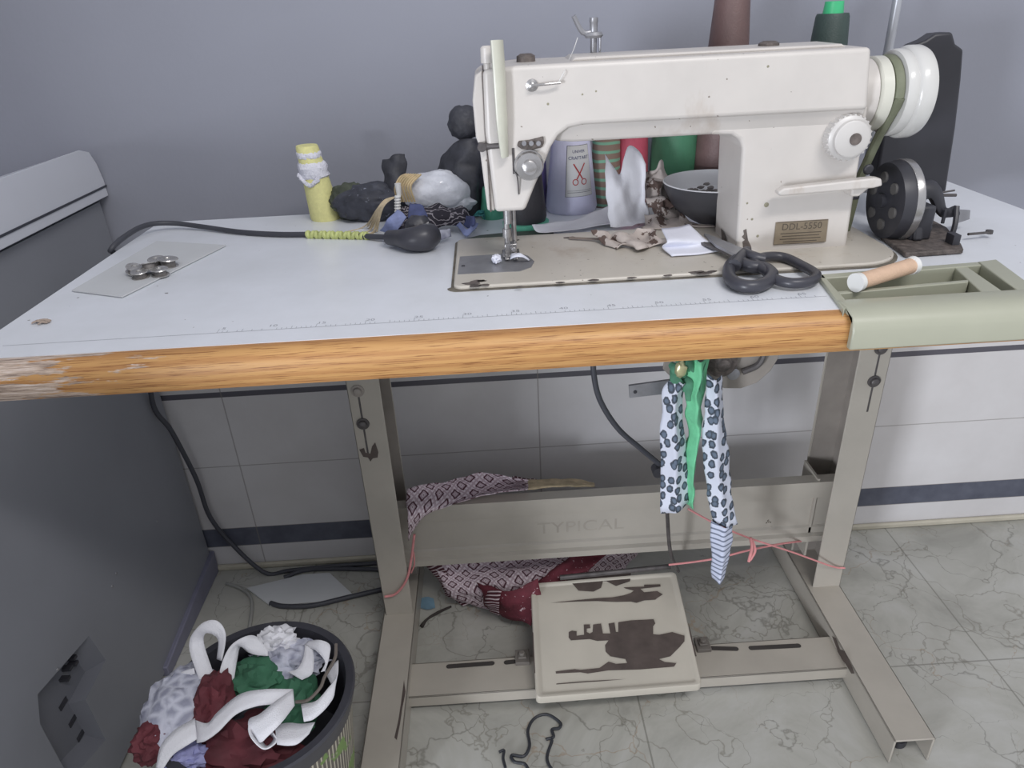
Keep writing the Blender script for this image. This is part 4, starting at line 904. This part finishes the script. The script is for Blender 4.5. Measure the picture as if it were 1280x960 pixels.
# fabrics
o = cloth([[Yp(506, 258, .365), Yp(520, 256, .36), Yp(536, 258, .355), Yp(556, 258, .355), Yp(580, 258, .36)], [Yp(500, 272, .345), Yp(520, 272, .335), Yp(540, 272, .335), Yp(562, 268, .335), Yp(588, 266, .345)], [Yp(498, 290, .33), Yp(520, 292, .325), Yp(542, 288, .325), Yp(566, 280, .33), Yp(596, 284, .33)]], 6, 6, .007, 55, 6, H+.002).build('squiggle_print_cloth', printm, solid=.0015)
tag(o, 'black fabric with white squiggle print under the cloudy plastic bag', 'fabric')
mb = cloth([[Yp(512, 254, .35), Yp(524, 256, .345), Yp(530, 258, .34)], [Yp(510, 272, .335), Yp(520, 276, .33), Yp(534, 274, .33)], [Yp(506, 290, .325), Yp(520, 292, .32), Yp(530, 290, .32)]], 6, 6, .003, 60, 16, H+.002)
tag(mb.build('dark_denim_piece', denimd, solid=.0015), 'dark blue denim piece folded under the white bag, left part', 'fabric')
mb = cloth([[Yp(497, 262, .335), Yp(503, 266, .33), Yp(508, 272, .325)], [Yp(484, 276, .325), Yp(492, 279, .32), Yp(500, 284, .32)], [Zp(474, 288, H+.008), Zp(484, 290, H+.006), Zp(494, 292, H+.006)]], 6, 6, .002, 60, 17, H+.002)
tag(mb.build('pale_denim_flap', deniml, solid=.0015), 'pale blue denim flap beside the beige tassel', 'fabric')
mb = cloth([[Zp(564, 274, H+.014), Zp(574, 276, H+.016), Zp(584, 288, H+.010), Zp(592, 276, H+.018)], [Zp(560, 280, H+.010), Zp(572, 283, H+.010), Zp(584, 296, H+.004), Zp(598, 280, H+.014)]], 6, 5, .002, 60, 18, H+.002)
tag(mb.build('denim_trim', deniml, solid=.002), 'pale blue denim trim looping in front of the printed cloth', 'fabric')
mb = cloth([[Zp(576, 268, H+.020), Zp(586, 272, H+.020), Zp(594, 272, H+.022)], [Zp(574, 276, H+.014), Zp(586, 284, H+.010), Zp(594, 282, H+.016)]], 5, 5, .004, 60, 28, H+.002)
tag(mb.build('navy_scrap', denimd, solid=.002), 'dark blue scrap inside the pale denim loop', 'fabric')
mb = MB()
for k_ in range(14): mb.tube([Zp(592, 270, H+.012), Zp(599+random.random()*4, 262+random.random()*8, H+.016+random.random()*.006), Zp(606, 264+k_*.8, H+.003)], .0008, 5, sub=4)
tag(mb.build('teal_thread_tuft', M('teal_thread', (60, 140, 140), .7)), 'small teal thread tuft beside the mint green cone', 'thread')
mb = cloth([[Zp(538, 296, H+.010), Zp(550, 290, H+.014), Zp(562, 286, H+.014)], [Zp(542, 302, H+.003), Zp(554, 300, H+.004), Zp(564, 296, H+.004)]], 5, 5, .003, 60, 38, H+.002)
tag(mb.build('grey_lace_trim', lacem, solid=.002), 'grey white lace trim between black plug and denim loop', 'fabric')

# cable with connector on table
cb2 = thing('power_cable', 'black cable wrapped with yellow green tape, ending in a black connector on the table', 'cable', Zp(430, 294))
def tb_pt(px, py, dz=.004): return Zp(px, py, H+dz)
pts = [at(139, 312, 2, H+.002), tb_pt(160, 293, .012), tb_pt(185, 281, .014), tb_pt(215, 279, .010), tb_pt(250, 283, .006), tb_pt(300, 290), tb_pt(350, 293), tb_pt(400, 293), tb_pt(450, 295), tb_pt(492, 297, .008)]
pts = [Vector((XL-.018, .37, .60)), Vector((XL-.016, .36, H-.02))]+pts
MB().tube(pts, .0036, 10, sub=8).build('cable_sheath', rubber, cb2)
mb = MB(); A = [tb_pt(386, 293.5), tb_pt(458, 295)]
for k_ in range(15):
    p = A[0].lerp(A[1], k_/14); d_ = (A[1]-A[0]).normalized(); r3 = d_.to_track_quat('Z', 'Y').to_matrix() @ Matrix.Rotation(.35*(1 if k_ % 2 else -1), 3, 'X')
    mb.lathe([(-.003, .0042), (-.001, .0062), (.0015, .006), (.003, .0044)], p, 'Z', 14, rot=r3)
mb.build('tape_wrap', tapeyg, cb2)
mb = MB().tube([tb_pt(486, 297, .012), tb_pt(500, 298, .014), tb_pt(515, 299, .016), tb_pt(530, 297, .017), tb_pt(541, 293, .017)], .012, 16, sub=6, radii=[.009, .011, .0145, .017, .0135])
for v in mb.v: v.z = max(v.z, H+.001)
mb.build('connector', black_plastic, cb2, smooth=50)
MB().blob(tb_pt(523, 283, .020), (.017, .013, .014), .2, 2.2, 3, sub=3).build('tape_lump', black_plastic, cb2)
mb = MB()
mb.tube([tb_pt(528, 284, .022), tb_pt(536, 278, .027)], .0014, 8, sub=1); mb.tube([tb_pt(539, 290, .018), tb_pt(542, 286, .020)], .0014, 8, sub=1)
mb.build('connector_pin', silver, cb2)

# ================================================================== CARD + BOBBINS
cz_ = H+.0022
cc = [Zp(90, 365), Zp(153, 373), Zp(283, 308), Zp(196, 303)]
mb = MB().add([p+Vector((0, 0, .0006)) for p in cc]+[p+Vector((0, 0, .0022)) for p in cc], [(3, 2, 1, 0), (4, 5, 6, 7), (0, 1, 5, 4), (1, 2, 6, 5), (2, 3, 7, 6), (3, 0, 4, 7)])
for v in mb.v: v.z = max(v.z, H+.0003)
tag(mb.build('card', cardm, bevel=.0004), 'blank white card lying on the left of the table under silver bobbins', 'card')
def bobbin(px, py, tilt, az, label, s=1.0, z=0):
    q = Zp(px, py, cz_+.004+z); t_ = thing('bobbin', label, 'bobbin', (0, 0, 0), 'silver bobbins on the white card')
    rt = Matrix.Rotation(az, 3, 'Z') @ Matrix.Rotation(tilt, 3, 'X')
    MB().lathe([(-.0042, .0095), (-.0034, .0100), (-.0030, .0096)], (0, 0, 0), 'Z', 28, rot=rt).lathe([(.0030, .0096), (.0034, .0100), (.0042, .0095), (.0044, .0035), (.0034, .003)], (0, 0, 0), 'Z', 28, rot=rt).build('bobbin_rim', silver, t_)
    MB().lathe([(-.0032, .0068), (.0032, .0068)], (0, 0, 0), 'Z', 24, rot=rt).build('bobbin_winding', M('grey_winding', (122, 118, 116), .5, .2, .3, 200), t_)
    t_.location = q; t_.scale = (s, s, s); return t_
bobbin(168, 337, .35, 1.2, 'silver bobbin furthest left in the cluster on the card', .95, .002)
bobbin(175, 343, .08, .3, 'silver bobbin at the lower left of the cluster on the card')
bobbin(186, 333, -.3, .5, 'silver bobbin in the middle of the cluster, leaning on its neighbours', 1, .005)
bobbin(200, 340, .06, .9, 'silver bobbin lying flat nearest the front edge of the card')
bobbin(196, 327, .12, .2, 'silver bobbin at the back, left of the largest one', 1.0, .001)
bobbin(210, 328, .12, 1.9, 'largest silver bobbin, furthest right of the cluster on the card', 1.22, .001)
mb = MB()
q = Zp(52, 403, H+.001)
for k_ in range(12):
    a, b = random.uniform(0, 2*PI), random.uniform(0, 2*PI); mb.tube([q+Vector((.009*math.cos(a), .006*math.sin(a), .0006)), q+Vector((.004*math.cos(a+1), .003*math.sin(b), .002)), q+Vector((.009*math.cos(b), .007*math.sin(b), .0006))], .0007, 5, sub=4)
tag(mb.build('thread_fluff', M('pale_brown_fluff', (172, 156, 144), .9)), 'small pale brown wisp of thread near the front left corner of the table', 'thread')

# ================================================================== HANGING RIBBONS
def hang(name, L, R, y0, y1, mat, label, nz=.002, seed=1, bulge=.012):
    n = len(L); rows = []
    for i in range(n):
        y = y0+(y1-y0)*i/(n-1); a, b = Yp(*L[i], y), Yp(*R[i], y); m = (a+b)/2+Vector((0, -bulge, 0)); rows.append([a, a.lerp(m, .6), m, b.lerp(m, .5), b])
    o = cloth(rows, 4, 6, nz, 45, seed).build(name, mat, solid=.0012); return tag(o, label, 'fabric strip')
hang('leopard_strip', [(842, 472), (829, 490), (826, 530), (826, 580), (826, 641)], [(858, 478), (852, 500), (856, 540), (859, 580), (861, 628)], .255, .245, leopardm, 'leopard print fabric strip hanging left of the green strip under the table', .003, 3)
hang('leopard_strip', [(884, 468), (882, 500), (878, 550), (882, 600), (891, 655)], [(902, 470), (904, 505), (910, 560), (914, 610), (921, 655)], .25, .24, leopardm, 'longer leopard print fabric strip hanging right of the green strip under the table', .003, 6)
hang('twisted_strip_end', [(890, 652), (889, 675), (890, 700), (890, 724)], [(917, 656), (914, 676), (910, 702), (904, 724)], .236, .236, stripe_thread('grey_white_stripe', (196, 202, 222), (112, 120, 140), 34), 'grey and white striped strip tip hanging lowest below the right leopard strip', .003, 8)
hang('green_strip', [(862, 445), (857, 480), (859, 530), (857, 580), (858, 629)], [(886, 448), (880, 490), (876, 540), (869, 580), (866, 628)], .262, .25, brightgreen, 'bright green fabric strip hanging between two leopard print strips', .006, 5, .018)
mb = MB()
for a, b, c in (((838, 455), (846, 462), (856, 470)), ((846, 450), (858, 452), (868, 462)), ((852, 470), (860, 480), (862, 500)), ((880, 452), (874, 470), (872, 500)), ((840, 462), (844, 474), (856, 488))):
    mb.tube([Yp(*a, .262), Yp(*b, .25), Yp(*c, .255)], .006, 8, sub=5, radii=[.004, .008, .005], flat=.5)
tag(mb.build('knotted_green_rag', M('dark_green_rag', (84, 140, 112), .8, 0, .35, 50, .5, 120)), 'darker green rag knotted around the bracket at the top of the strips', 'rag')
q = Yp(851, 462, .245)
tag(MB().blob(q, (.008, .006, .012), .2, 2, 2, sub=3).build('brass_fitting', M('brass', (196, 192, 150), .3, .5)), 'small pale brass fitting above the left leopard strip', 'fitting')
# black hose below table
tag(MB().tube([Yp(743, 440, .30), Yp(742, 465, .30), Yp(750, 500, .30), Yp(772, 535, .305), Yp(800, 560, .31), Yp(824, 580, .31)], .0042, 10, sub=8).build('motor_cable', rubber), 'dark grey cable curving from the table underside to the pedal rod', 'cable')

# ================================================================== CLOTH ON / BEHIND BEAM
sh = thing('printed_shawl', 'white and maroon diamond print shawl draped over the crossbeam down to the floor', 'shawl', (.55, .45, 0))
top = cloth([[Zp(508, 612, .285), Zp(530, 605, .29), Zp(556, 603, .29), Zp(580, 597, .297), Zp(598, 591, .30), Zp(625, 594, .297), Zp(660, 601, .288)],
             [Zp(508, 626, .274), Zp(535, 616, .276), Zp(560, 611, .274), Zp(585, 607, .277), Zp(602, 604, .277), Zp(630, 604, .275), Zp(660, 606, .272)],
             [Zp(510, 646, .268), Zp(530, 638, .268), Zp(560, 629, .268), Zp(590, 621, .268), Zp(608, 615, .269), Zp(632, 611, .269), Zp(660, 609, .2685)],
             [Yp(511, 676, .379), Yp(517, 662, .381), Yp(527, 645, .384), Yp(562, 631, .386), Yp(606, 619, .386), Yp(632, 613, .388), Yp(660, 611, .389)]], 8, 6, .003, 40, 2)
top.uv = [(u, v*.9) for u, v in top.uv]
top.build('draped_end', shawlm, sh, solid=.0015)
mb = MB(); 
q = cloth([[Yp(520, 680, .44), Yp(560, 680, .45), Yp(610, 676, .46), Yp(660, 672, .47), Yp(710, 668, .48), Yp(760, 664, .48), Yp(820, 668, .49)],
           [Yp(545, 712, .42), Yp(575, 710, .43), Yp(615, 705, .44), Yp(665, 700, .45), Yp(712, 690, .46), Yp(760, 682, .47), Yp(812, 678, .48)],
           [Zp(562, 742, .05), Zp(590, 735, .07), Zp(622, 728, .085), Zp(668, 718, .09), Zp(712, 704, .09), Zp(758, 698, .08), Zp(802, 690, .06)],
           [Zp(582, 752, .012), Zp(606, 757, .02), Zp(640, 752, .045), Zp(680, 735, .06), Zp(720, 722, .06), Zp(758, 712, .05), Zp(790, 700, .03)],
           [Zp(600, 758, .008), Zp(622, 768, .008), Zp(650, 775, .010), Zp(690, 760, .012), Zp(724, 745, .012), Zp(756, 730, .012), Zp(780, 712, .010)]], 7, 8, .008, 26, 6, .004)
q.build('hanging_cloth', shawlm, sh, solid=.0015)
mb = MB()
for (a, b) in (((520, 690), (545, 712)), ((545, 712), (572, 748))):
    pass
e = cloth([[Yp(524, 684, .43), Yp(532, 706, .425), Yp(546, 722, .42), Zp(560, 745, .02), Zp(580, 758, .008)], [Yp(536, 684, .425), Yp(548, 700, .42), Yp(562, 722, .415), Zp(576, 742, .022), Zp(592, 752, .012)]], 8, 4, .004, 60, 9, .003)
e.uv = [(u, .233) for u, v in e.uv]; e.build('striped_hem', shawlm, sh, solid=.0015)
e = cloth([[Yp(640, 596, .46), Yp(670, 600, .462), Yp(686, 602, .462)], [Yp(644, 612, .44), Yp(668, 610, .44), Yp(684, 608, .44)]], 8, 4, .004, 60, 19)
e.uv = [(u, .233) for u, v in e.uv]; e.build('striped_hem', shawlm, sh, solid=.0015)
e = cloth([[Yp(655, 601, .455), Yp(690, 599, .46), Yp(720, 600, .46), Yp(742, 604, .455)], [Yp(655, 612, .42), Yp(690, 609, .42), Yp(720, 608, .42), Yp(744, 607, .42)]], 6, 5, .003, 50, 4)
tag(e.build('beige_cloth', cream_cloth, solid=.002), 'beige patterned cloth lying on top of the crossbeam beside the shawl', 'cloth')

bord = M('maroon_beaded_border', (104, 42, 54), .8, 0, .3, 60, .4, 200, .64, (196, 172, 178), 130)
e = cloth([[Yp(737, 668, .44), Yp(755, 664, .44), Yp(778, 664, .445)], [Yp(718, 690, .435), Yp(742, 690, .435), Yp(764, 688, .44)], [Zp(690, 712, .098), Zp(716, 712, .10), Zp(742, 706, .10)], [Zp(672, 728, .09), Zp(700, 730, .09), Zp(728, 722, .09)]], 5, 5, .004, 50, 3, .004)
e.build('maroon_border', bord, sh, solid=.0012)
e = cloth([[Zp(596, 728, .085), Zp(604, 740, .075), Zp(606, 757, .028)], [Zp(640, 738, .10), Zp(638, 755, .075), Zp(634, 772, .03)], [Zp(672, 722, .12), Zp(676, 745, .09), Zp(664, 781, .03)]], 6, 5, .004, 50, 6, .004)
e.build('maroon_border', bord, sh, solid=.0012)
e = cloth([[Zp(610, 738, .100), Zp(606, 752, .08), Zp(612, 764, .045)], [Zp(628, 739, .110), Zp(624, 752, .09), Zp(624, 770, .05)]], 8, 4, .002, 60, 12, .003)
e.uv = [(u, .233) for u, v in e.uv]; e.build('striped_hem', shawlm, sh, solid=.0012)
# pink string between the posts
pk = thing('pink_string', 'pink string tied slack between the two table posts', 'string', (.8, .36, .2))
lp_ = [Vector((PLX[1]+.003, .375, .20)), Vector((.388, .352, .115)), Yp(500, 738, .355), Yp(487, 747, .357), Yp(480, 741, .357)]
MB().tube([Yp(518, 668, .378), Yp(514, 700, .366), Yp(508, 725, .358), Yp(495, 742, .357), Yp(481, 746, .358)], .0022, 8, sub=6).tube([Yp(517, 690, .372), Yp(518, 705, .372), Yp(514, 716, .37)], .0014, 6).build('string_loop', pinkstr, pk)
MB().tube([Yp(860, 636, .30), Yp(895, 655, .30), Yp(935, 672, .31), Yp(990, 690, .335), Yp(1040, 708, .356), Yp(1056, 710, .358)], .0016, 7, sub=6).tube([Yp(836, 706, .33), Yp(870, 702, .33), Yp(900, 697, .32), Yp(935, 688, .33), Yp(975, 680, .36), Yp(1005, 676, .39)], .0018, 7, sub=6).tube([Yp(938, 672, .31), Yp(940, 684, .305), Yp(936, 702, .30)], .0026, 7, sub=5).tube([Yp(940, 674, .31), Yp(944, 688, .305), Yp(938, 700, .30)], .0022, 7, sub=5).build('string_length', pinkstr, pk)

# ================================================================== FLOOR ITEMS
def fl(px, py, z=.004): return Zp(px, py, z)
tag(MB().tube([Vector((.005, .50, .60)), Yp(190, 500, .52), Yp(215, 540, .535), Yp(245, 598, .55), Yp(262, 645, .555), Yp(290, 680, .56), Vector((.06, .545, .006)), Vector((.11, .548, .005)), Vector((.20, .553, .005)), Vector((.30, .553, .005))], .0044, 10, sub=8).build('supply_cable', rubber), 'black cable running down behind the freezer and along the wall foot', 'cable')
tag(MB().tube([fl(355, 722), fl(380, 713), fl(420, 711), fl(478, 712)], .0044, 10, sub=8).build('floor_cable', rubber), 'short black cable on the floor lying behind the white board', 'cable')
tag(MB().tube([fl(338, 754), fl(355, 758), fl(390, 757), fl(430, 748), fl(485, 735)], .0050, 10, sub=8).build('floor_cable', rubber), 'black cable on the floor crossing the front of the white board', 'cable')
bd = [fl(308, 735), fl(338, 757), fl(400, 752), fl(440, 742), fl(412, 716), fl(378, 718)]
MBd = MB(); nb = len(bd); MBd.add([Vector((p.x, p.y, .001)) for p in bd]+[Vector((p.x, p.y, .004)) for p in bd], [tuple(range(nb))[::-1], tuple(range(nb, 2*nb))]+[(i, (i+1) % nb, nb+(i+1) % nb, nb+i) for i in range(nb)])
tag(MBd.build('white_board', cardm), 'white flat board lying on the floor by the freezer corner', 'board')
tag(MB().tube([fl(283, 729), fl(300, 735), fl(312, 745), fl(315, 760), fl(311, 790)], .0035, 10, sub=8).build('grey_lead', greycord), 'pale grey cord on the floor running behind the waste bin', 'cord')
tag(MB().tube([fl(145, 917), fl(160, 915), fl(185, 905), fl(205, 895)], .0040, 10, sub=8).build('grey_lead', greycord), 'pale grey cord on the floor between freezer and waste bin', 'cord')
mb = MB().tube([fl(624, 940), fl(630, 938), fl(629, 948), fl(632, 960)], .0022, 8, sub=6)
mb.tube([fl(700, 975), fl(684, 950), fl(690, 925), fl(683, 924), fl(692, 921), (fl(690, 912)), fl(699, 910), fl(700, 903), fl(684, 893), fl(668, 898), fl(660, 913), fl(662, 932), fl(655, 945), fl(640, 944), fl(643, 952), fl(656, 955), fl(662, 965)], .0024, 8, sub=7)
tag(mb.build('black_wire', M('black_wire', (46, 48, 54), .5)), 'thin black wire bent into a loop on the floor in front of the pedal', 'wire')
tag(MB().tube([fl(527, 783), fl(534, 774), fl(547, 766), fl(564, 758)], .003, 7, sub=5, radii=[.004, .0022, .003, .002]).build('twig', twigm), 'dark twig lying on the floor right of the left foot', 'twig')
mb = cloth([[fl(526, 748, .002), fl(534, 746, .006), fl(542, 748, .002)], [fl(526, 760, .002), fl(534, 762, .005), fl(544, 760, .002)]], 4, 4, .001, 80, 1, .001)
tag(mb.build('blue_scrap', bluescrap), 'small pale blue scrap on the floor beside the left table foot', 'scrap')

# ================================================================== BIN
bn = thing('waste_bin', 'striped floral waste bin with black rim, overflowing with elastic and cloth scraps', 'bin', (.235, .035, 0))
RB, ZR = .122, .255
bin_ = MB().lathe([(.0, .084), (.004, .088), (ZR-.02, .114)], (.235, .035, 0), 'Z', 64, cap=False).build('bin_wall', basketm, bn, origin=(.235, .035, 0))
MB().lathe([(ZR-.030, .1145), (ZR-.006, .121), (ZR, .122), (ZR+.003, .120), (ZR+.002, .1105), (ZR-.012, .107), (ZR-.14, .095), (ZR-.15, .01)], (.235, .035, 0), 'Z', 72, cap=False).build('bin_rim', black_plastic, bn)
ZC = .25
def zz(x, y): return 160+x/4, 740+y/4
def el(A, B, zA, zB, label, name='elastic_band', mat=elastic, nz=0, group=None):
    n = len(A); f = lambda Z, i: Z[i] if isinstance(Z, (list, tuple)) else Z
    rows = [[Zp(*zz(*A[i]), f(zA, i)), Zp(*zz(*B[i]), f(zB, i))] for i in range(n)]
    rows = list(map(list, zip(*rows)))
    o = cloth(rows, 7, 3, nz, 50, 3).build(name, mat, solid=.0013); return tag(o, label, 'elastic' if mat is elastic else 'cloth', group)
# base mounds
cz2 = (.235, .035)
def mound(px, py, z, r, mat, name, label, cat, seed, nz=.3, fold=.3, sc=2.2):
    q = Zp(*zz(px, py), z); return tag(MB().blob(q, r, nz, sc, seed, fold=fold).build(name, mat), label, cat)
mound(270, 570, .254, (.044, .054, .028), lacem, 'white_lace_cloth', 'white lace cloth bulging over the left rim of the bin', 'cloth', 3, .15, .2)
mound(125, 745, .250, (.020, .024, .022), maroon, 'maroon_scrap', 'dark maroon scrap at the far left edge of the bin', 'cloth', 13)
mound(425, 560, .254, (.024, .040, .032), maroon, 'maroon_cloth', 'maroon cloth between the lace cloth and green cloth in the bin', 'cloth', 5)
mound(560, 800, .225, (.066, .045, .030), maroon, 'maroon_cloth', 'large maroon and red cloth at the front of the bin', 'cloth', 6, .35, .4)
mound(640, 440, .245, (.036, .032, .026), greencl, 'green_cloth', 'dark green cloth near the centre of the bin', 'cloth', 7)
mound(820, 570, .225, (.030, .045, .030), greencl, 'green_cloth', 'dark green cloth behind the crossing elastic band in the bin', 'cloth', 8)
mound(740, 250, .262, (.026, .020, .016), papr, 'crumpled_lace', 'crumpled white lace trim at the back of the bin contents', 'lace', 9, .4, .4, 3)
mound(800, 350, .245, (.040, .028, .022), lacem, 'lace_ribbon', 'pale lace ribbon heap below the crumpled trim in the bin', 'lace', 10, .4, .4, 3)
mound(600, 700, .22, (.050, .035, .02), blackbag, 'dark_mesh_scrap', 'dark shiny scrap between maroon cloth and elastic loops in the bin', 'cloth', 12)
mound(290, 830, .246, (.026, .016, .012), M('pale_blue_print', (150, 152, 196), .6, 0, .3, 60), 'pale_blue_scrap', 'pale blue scrap under the elastic at the lower left of the bin', 'cloth', 14)
mound(740, 185, .245, (.014, .008, .010), M('brown_thread_ball', (84, 66, 52), .8), 'brown_scrap', 'small brown scrap at the back of the bin', 'scrap', 15)
el([(370, 480), (305, 270), (360, 165), (440, 142), (488, 210), (470, 345)], [(440, 440), (383, 270), (385, 210), (425, 213), (452, 245), (445, 335)], [.27, .30, .325, .33, .315, .285], [.27, .295, .315, .315, .305, .28], 'white elastic loop standing up at the back left of the bin')
el([(450, 470), (465, 370), (510, 275), (580, 225), (640, 222), (700, 290)], [(530, 440), (545, 340), (562, 272), (600, 300), (640, 315), (700, 320)], [.27, .285, .30, .305, .295, .28], [.268, .28, .29, .285, .28, .275], 'white elastic band arching right of the tall loop in the bin')
el([(140, 880), (165, 770), (235, 690), (335, 632)], [(175, 885), (225, 815), (290, 770), (345, 735)], [.262, .278, .288, .29], [.262, .275, .283, .285], 'wide white elastic band curving over the lower left rim of the bin')
el([(335, 640), (400, 655), (450, 600), (560, 512), (680, 487), (825, 485)], [(345, 755), (385, 745), (450, 700), (540, 612), (640, 572), (740, 560)], [.28, .285, .292, .305, .31, .305], [.275, .28, .287, .298, .303, .30], 'long white elastic band crossing the middle of the bin diagonally')
el([(825, 487), (740, 545), (660, 610), (605, 640), (612, 720), (680, 785), (745, 745), (722, 700)], [(832, 570), (770, 650), (700, 720), (660, 752), (640, 700), (690, 770), (728, 735), (705, 705)], [.305, .31, .305, .30, .295, .29, .29, .29], [.30, .305, .30, .292, .28, .275, .275, .28], 'white elastic band folding down into a curl at the front of the bin')
el([(735, 668), (800, 655), (870, 660), (935, 652)], [(745, 762), (800, 768), (850, 758), (905, 710)], .262, .262, 'short white elastic strip lying inside the front right rim of the bin')
el([(865, 560), (940, 545), (1000, 480), (1045, 420), (1052, 340)], [(880, 650), (930, 635), (1000, 570), (1030, 500), (985, 400)], [.265, .27, .275, .275, .27], [.262, .262, .265, .268, .265], 'white elastic band following the right rim inside the bin')
el([(905, 245), (960, 240), (1010, 265), (1005, 330), (985, 395)], [(880, 270), (935, 290), (975, 330), (985, 360), (965, 400)], [.275, .285, .28, .27, .262], [.27, .275, .272, .265, .26], 'white elastic fold touching the back right rim of the bin')
el([(885, 260), (878, 320), (850, 380), (800, 400)], [(925, 290), (930, 350), (920, 410), (870, 440)], [.275, .272, .268, .262], [.272, .268, .262, .258], 'pale elastic band sloping towards the lace heap in the bin')
el([(440, 500), (440, 560), (480, 590)], [(480, 490), (475, 550), (500, 570)], [.275, .272, .27], [.272, .27, .268], 'small white elastic piece beside the maroon cloth in the bin')
el([(230, 440), (270, 400), (330, 380)], [(240, 470), (280, 430), (335, 410)], [.27, .28, .285], [.268, .275, .28], 'thin white elastic piece left of the tall loop in the bin')
mb = MB().tube([Zp(*zz(1040, 260), .285), Zp(*zz(1035, 330), .28), Zp(*zz(985, 420), .278), Zp(*zz(960, 480), .275), Zp(*zz(900, 540), .272), Zp(*zz(840, 550), .268)], .0022, 7, sub=6)
tag(mb.build('brown_lead', M('brown_cord', (112, 104, 98), .6)), 'thin greyish cord looping at the right inside the bin', 'cord')
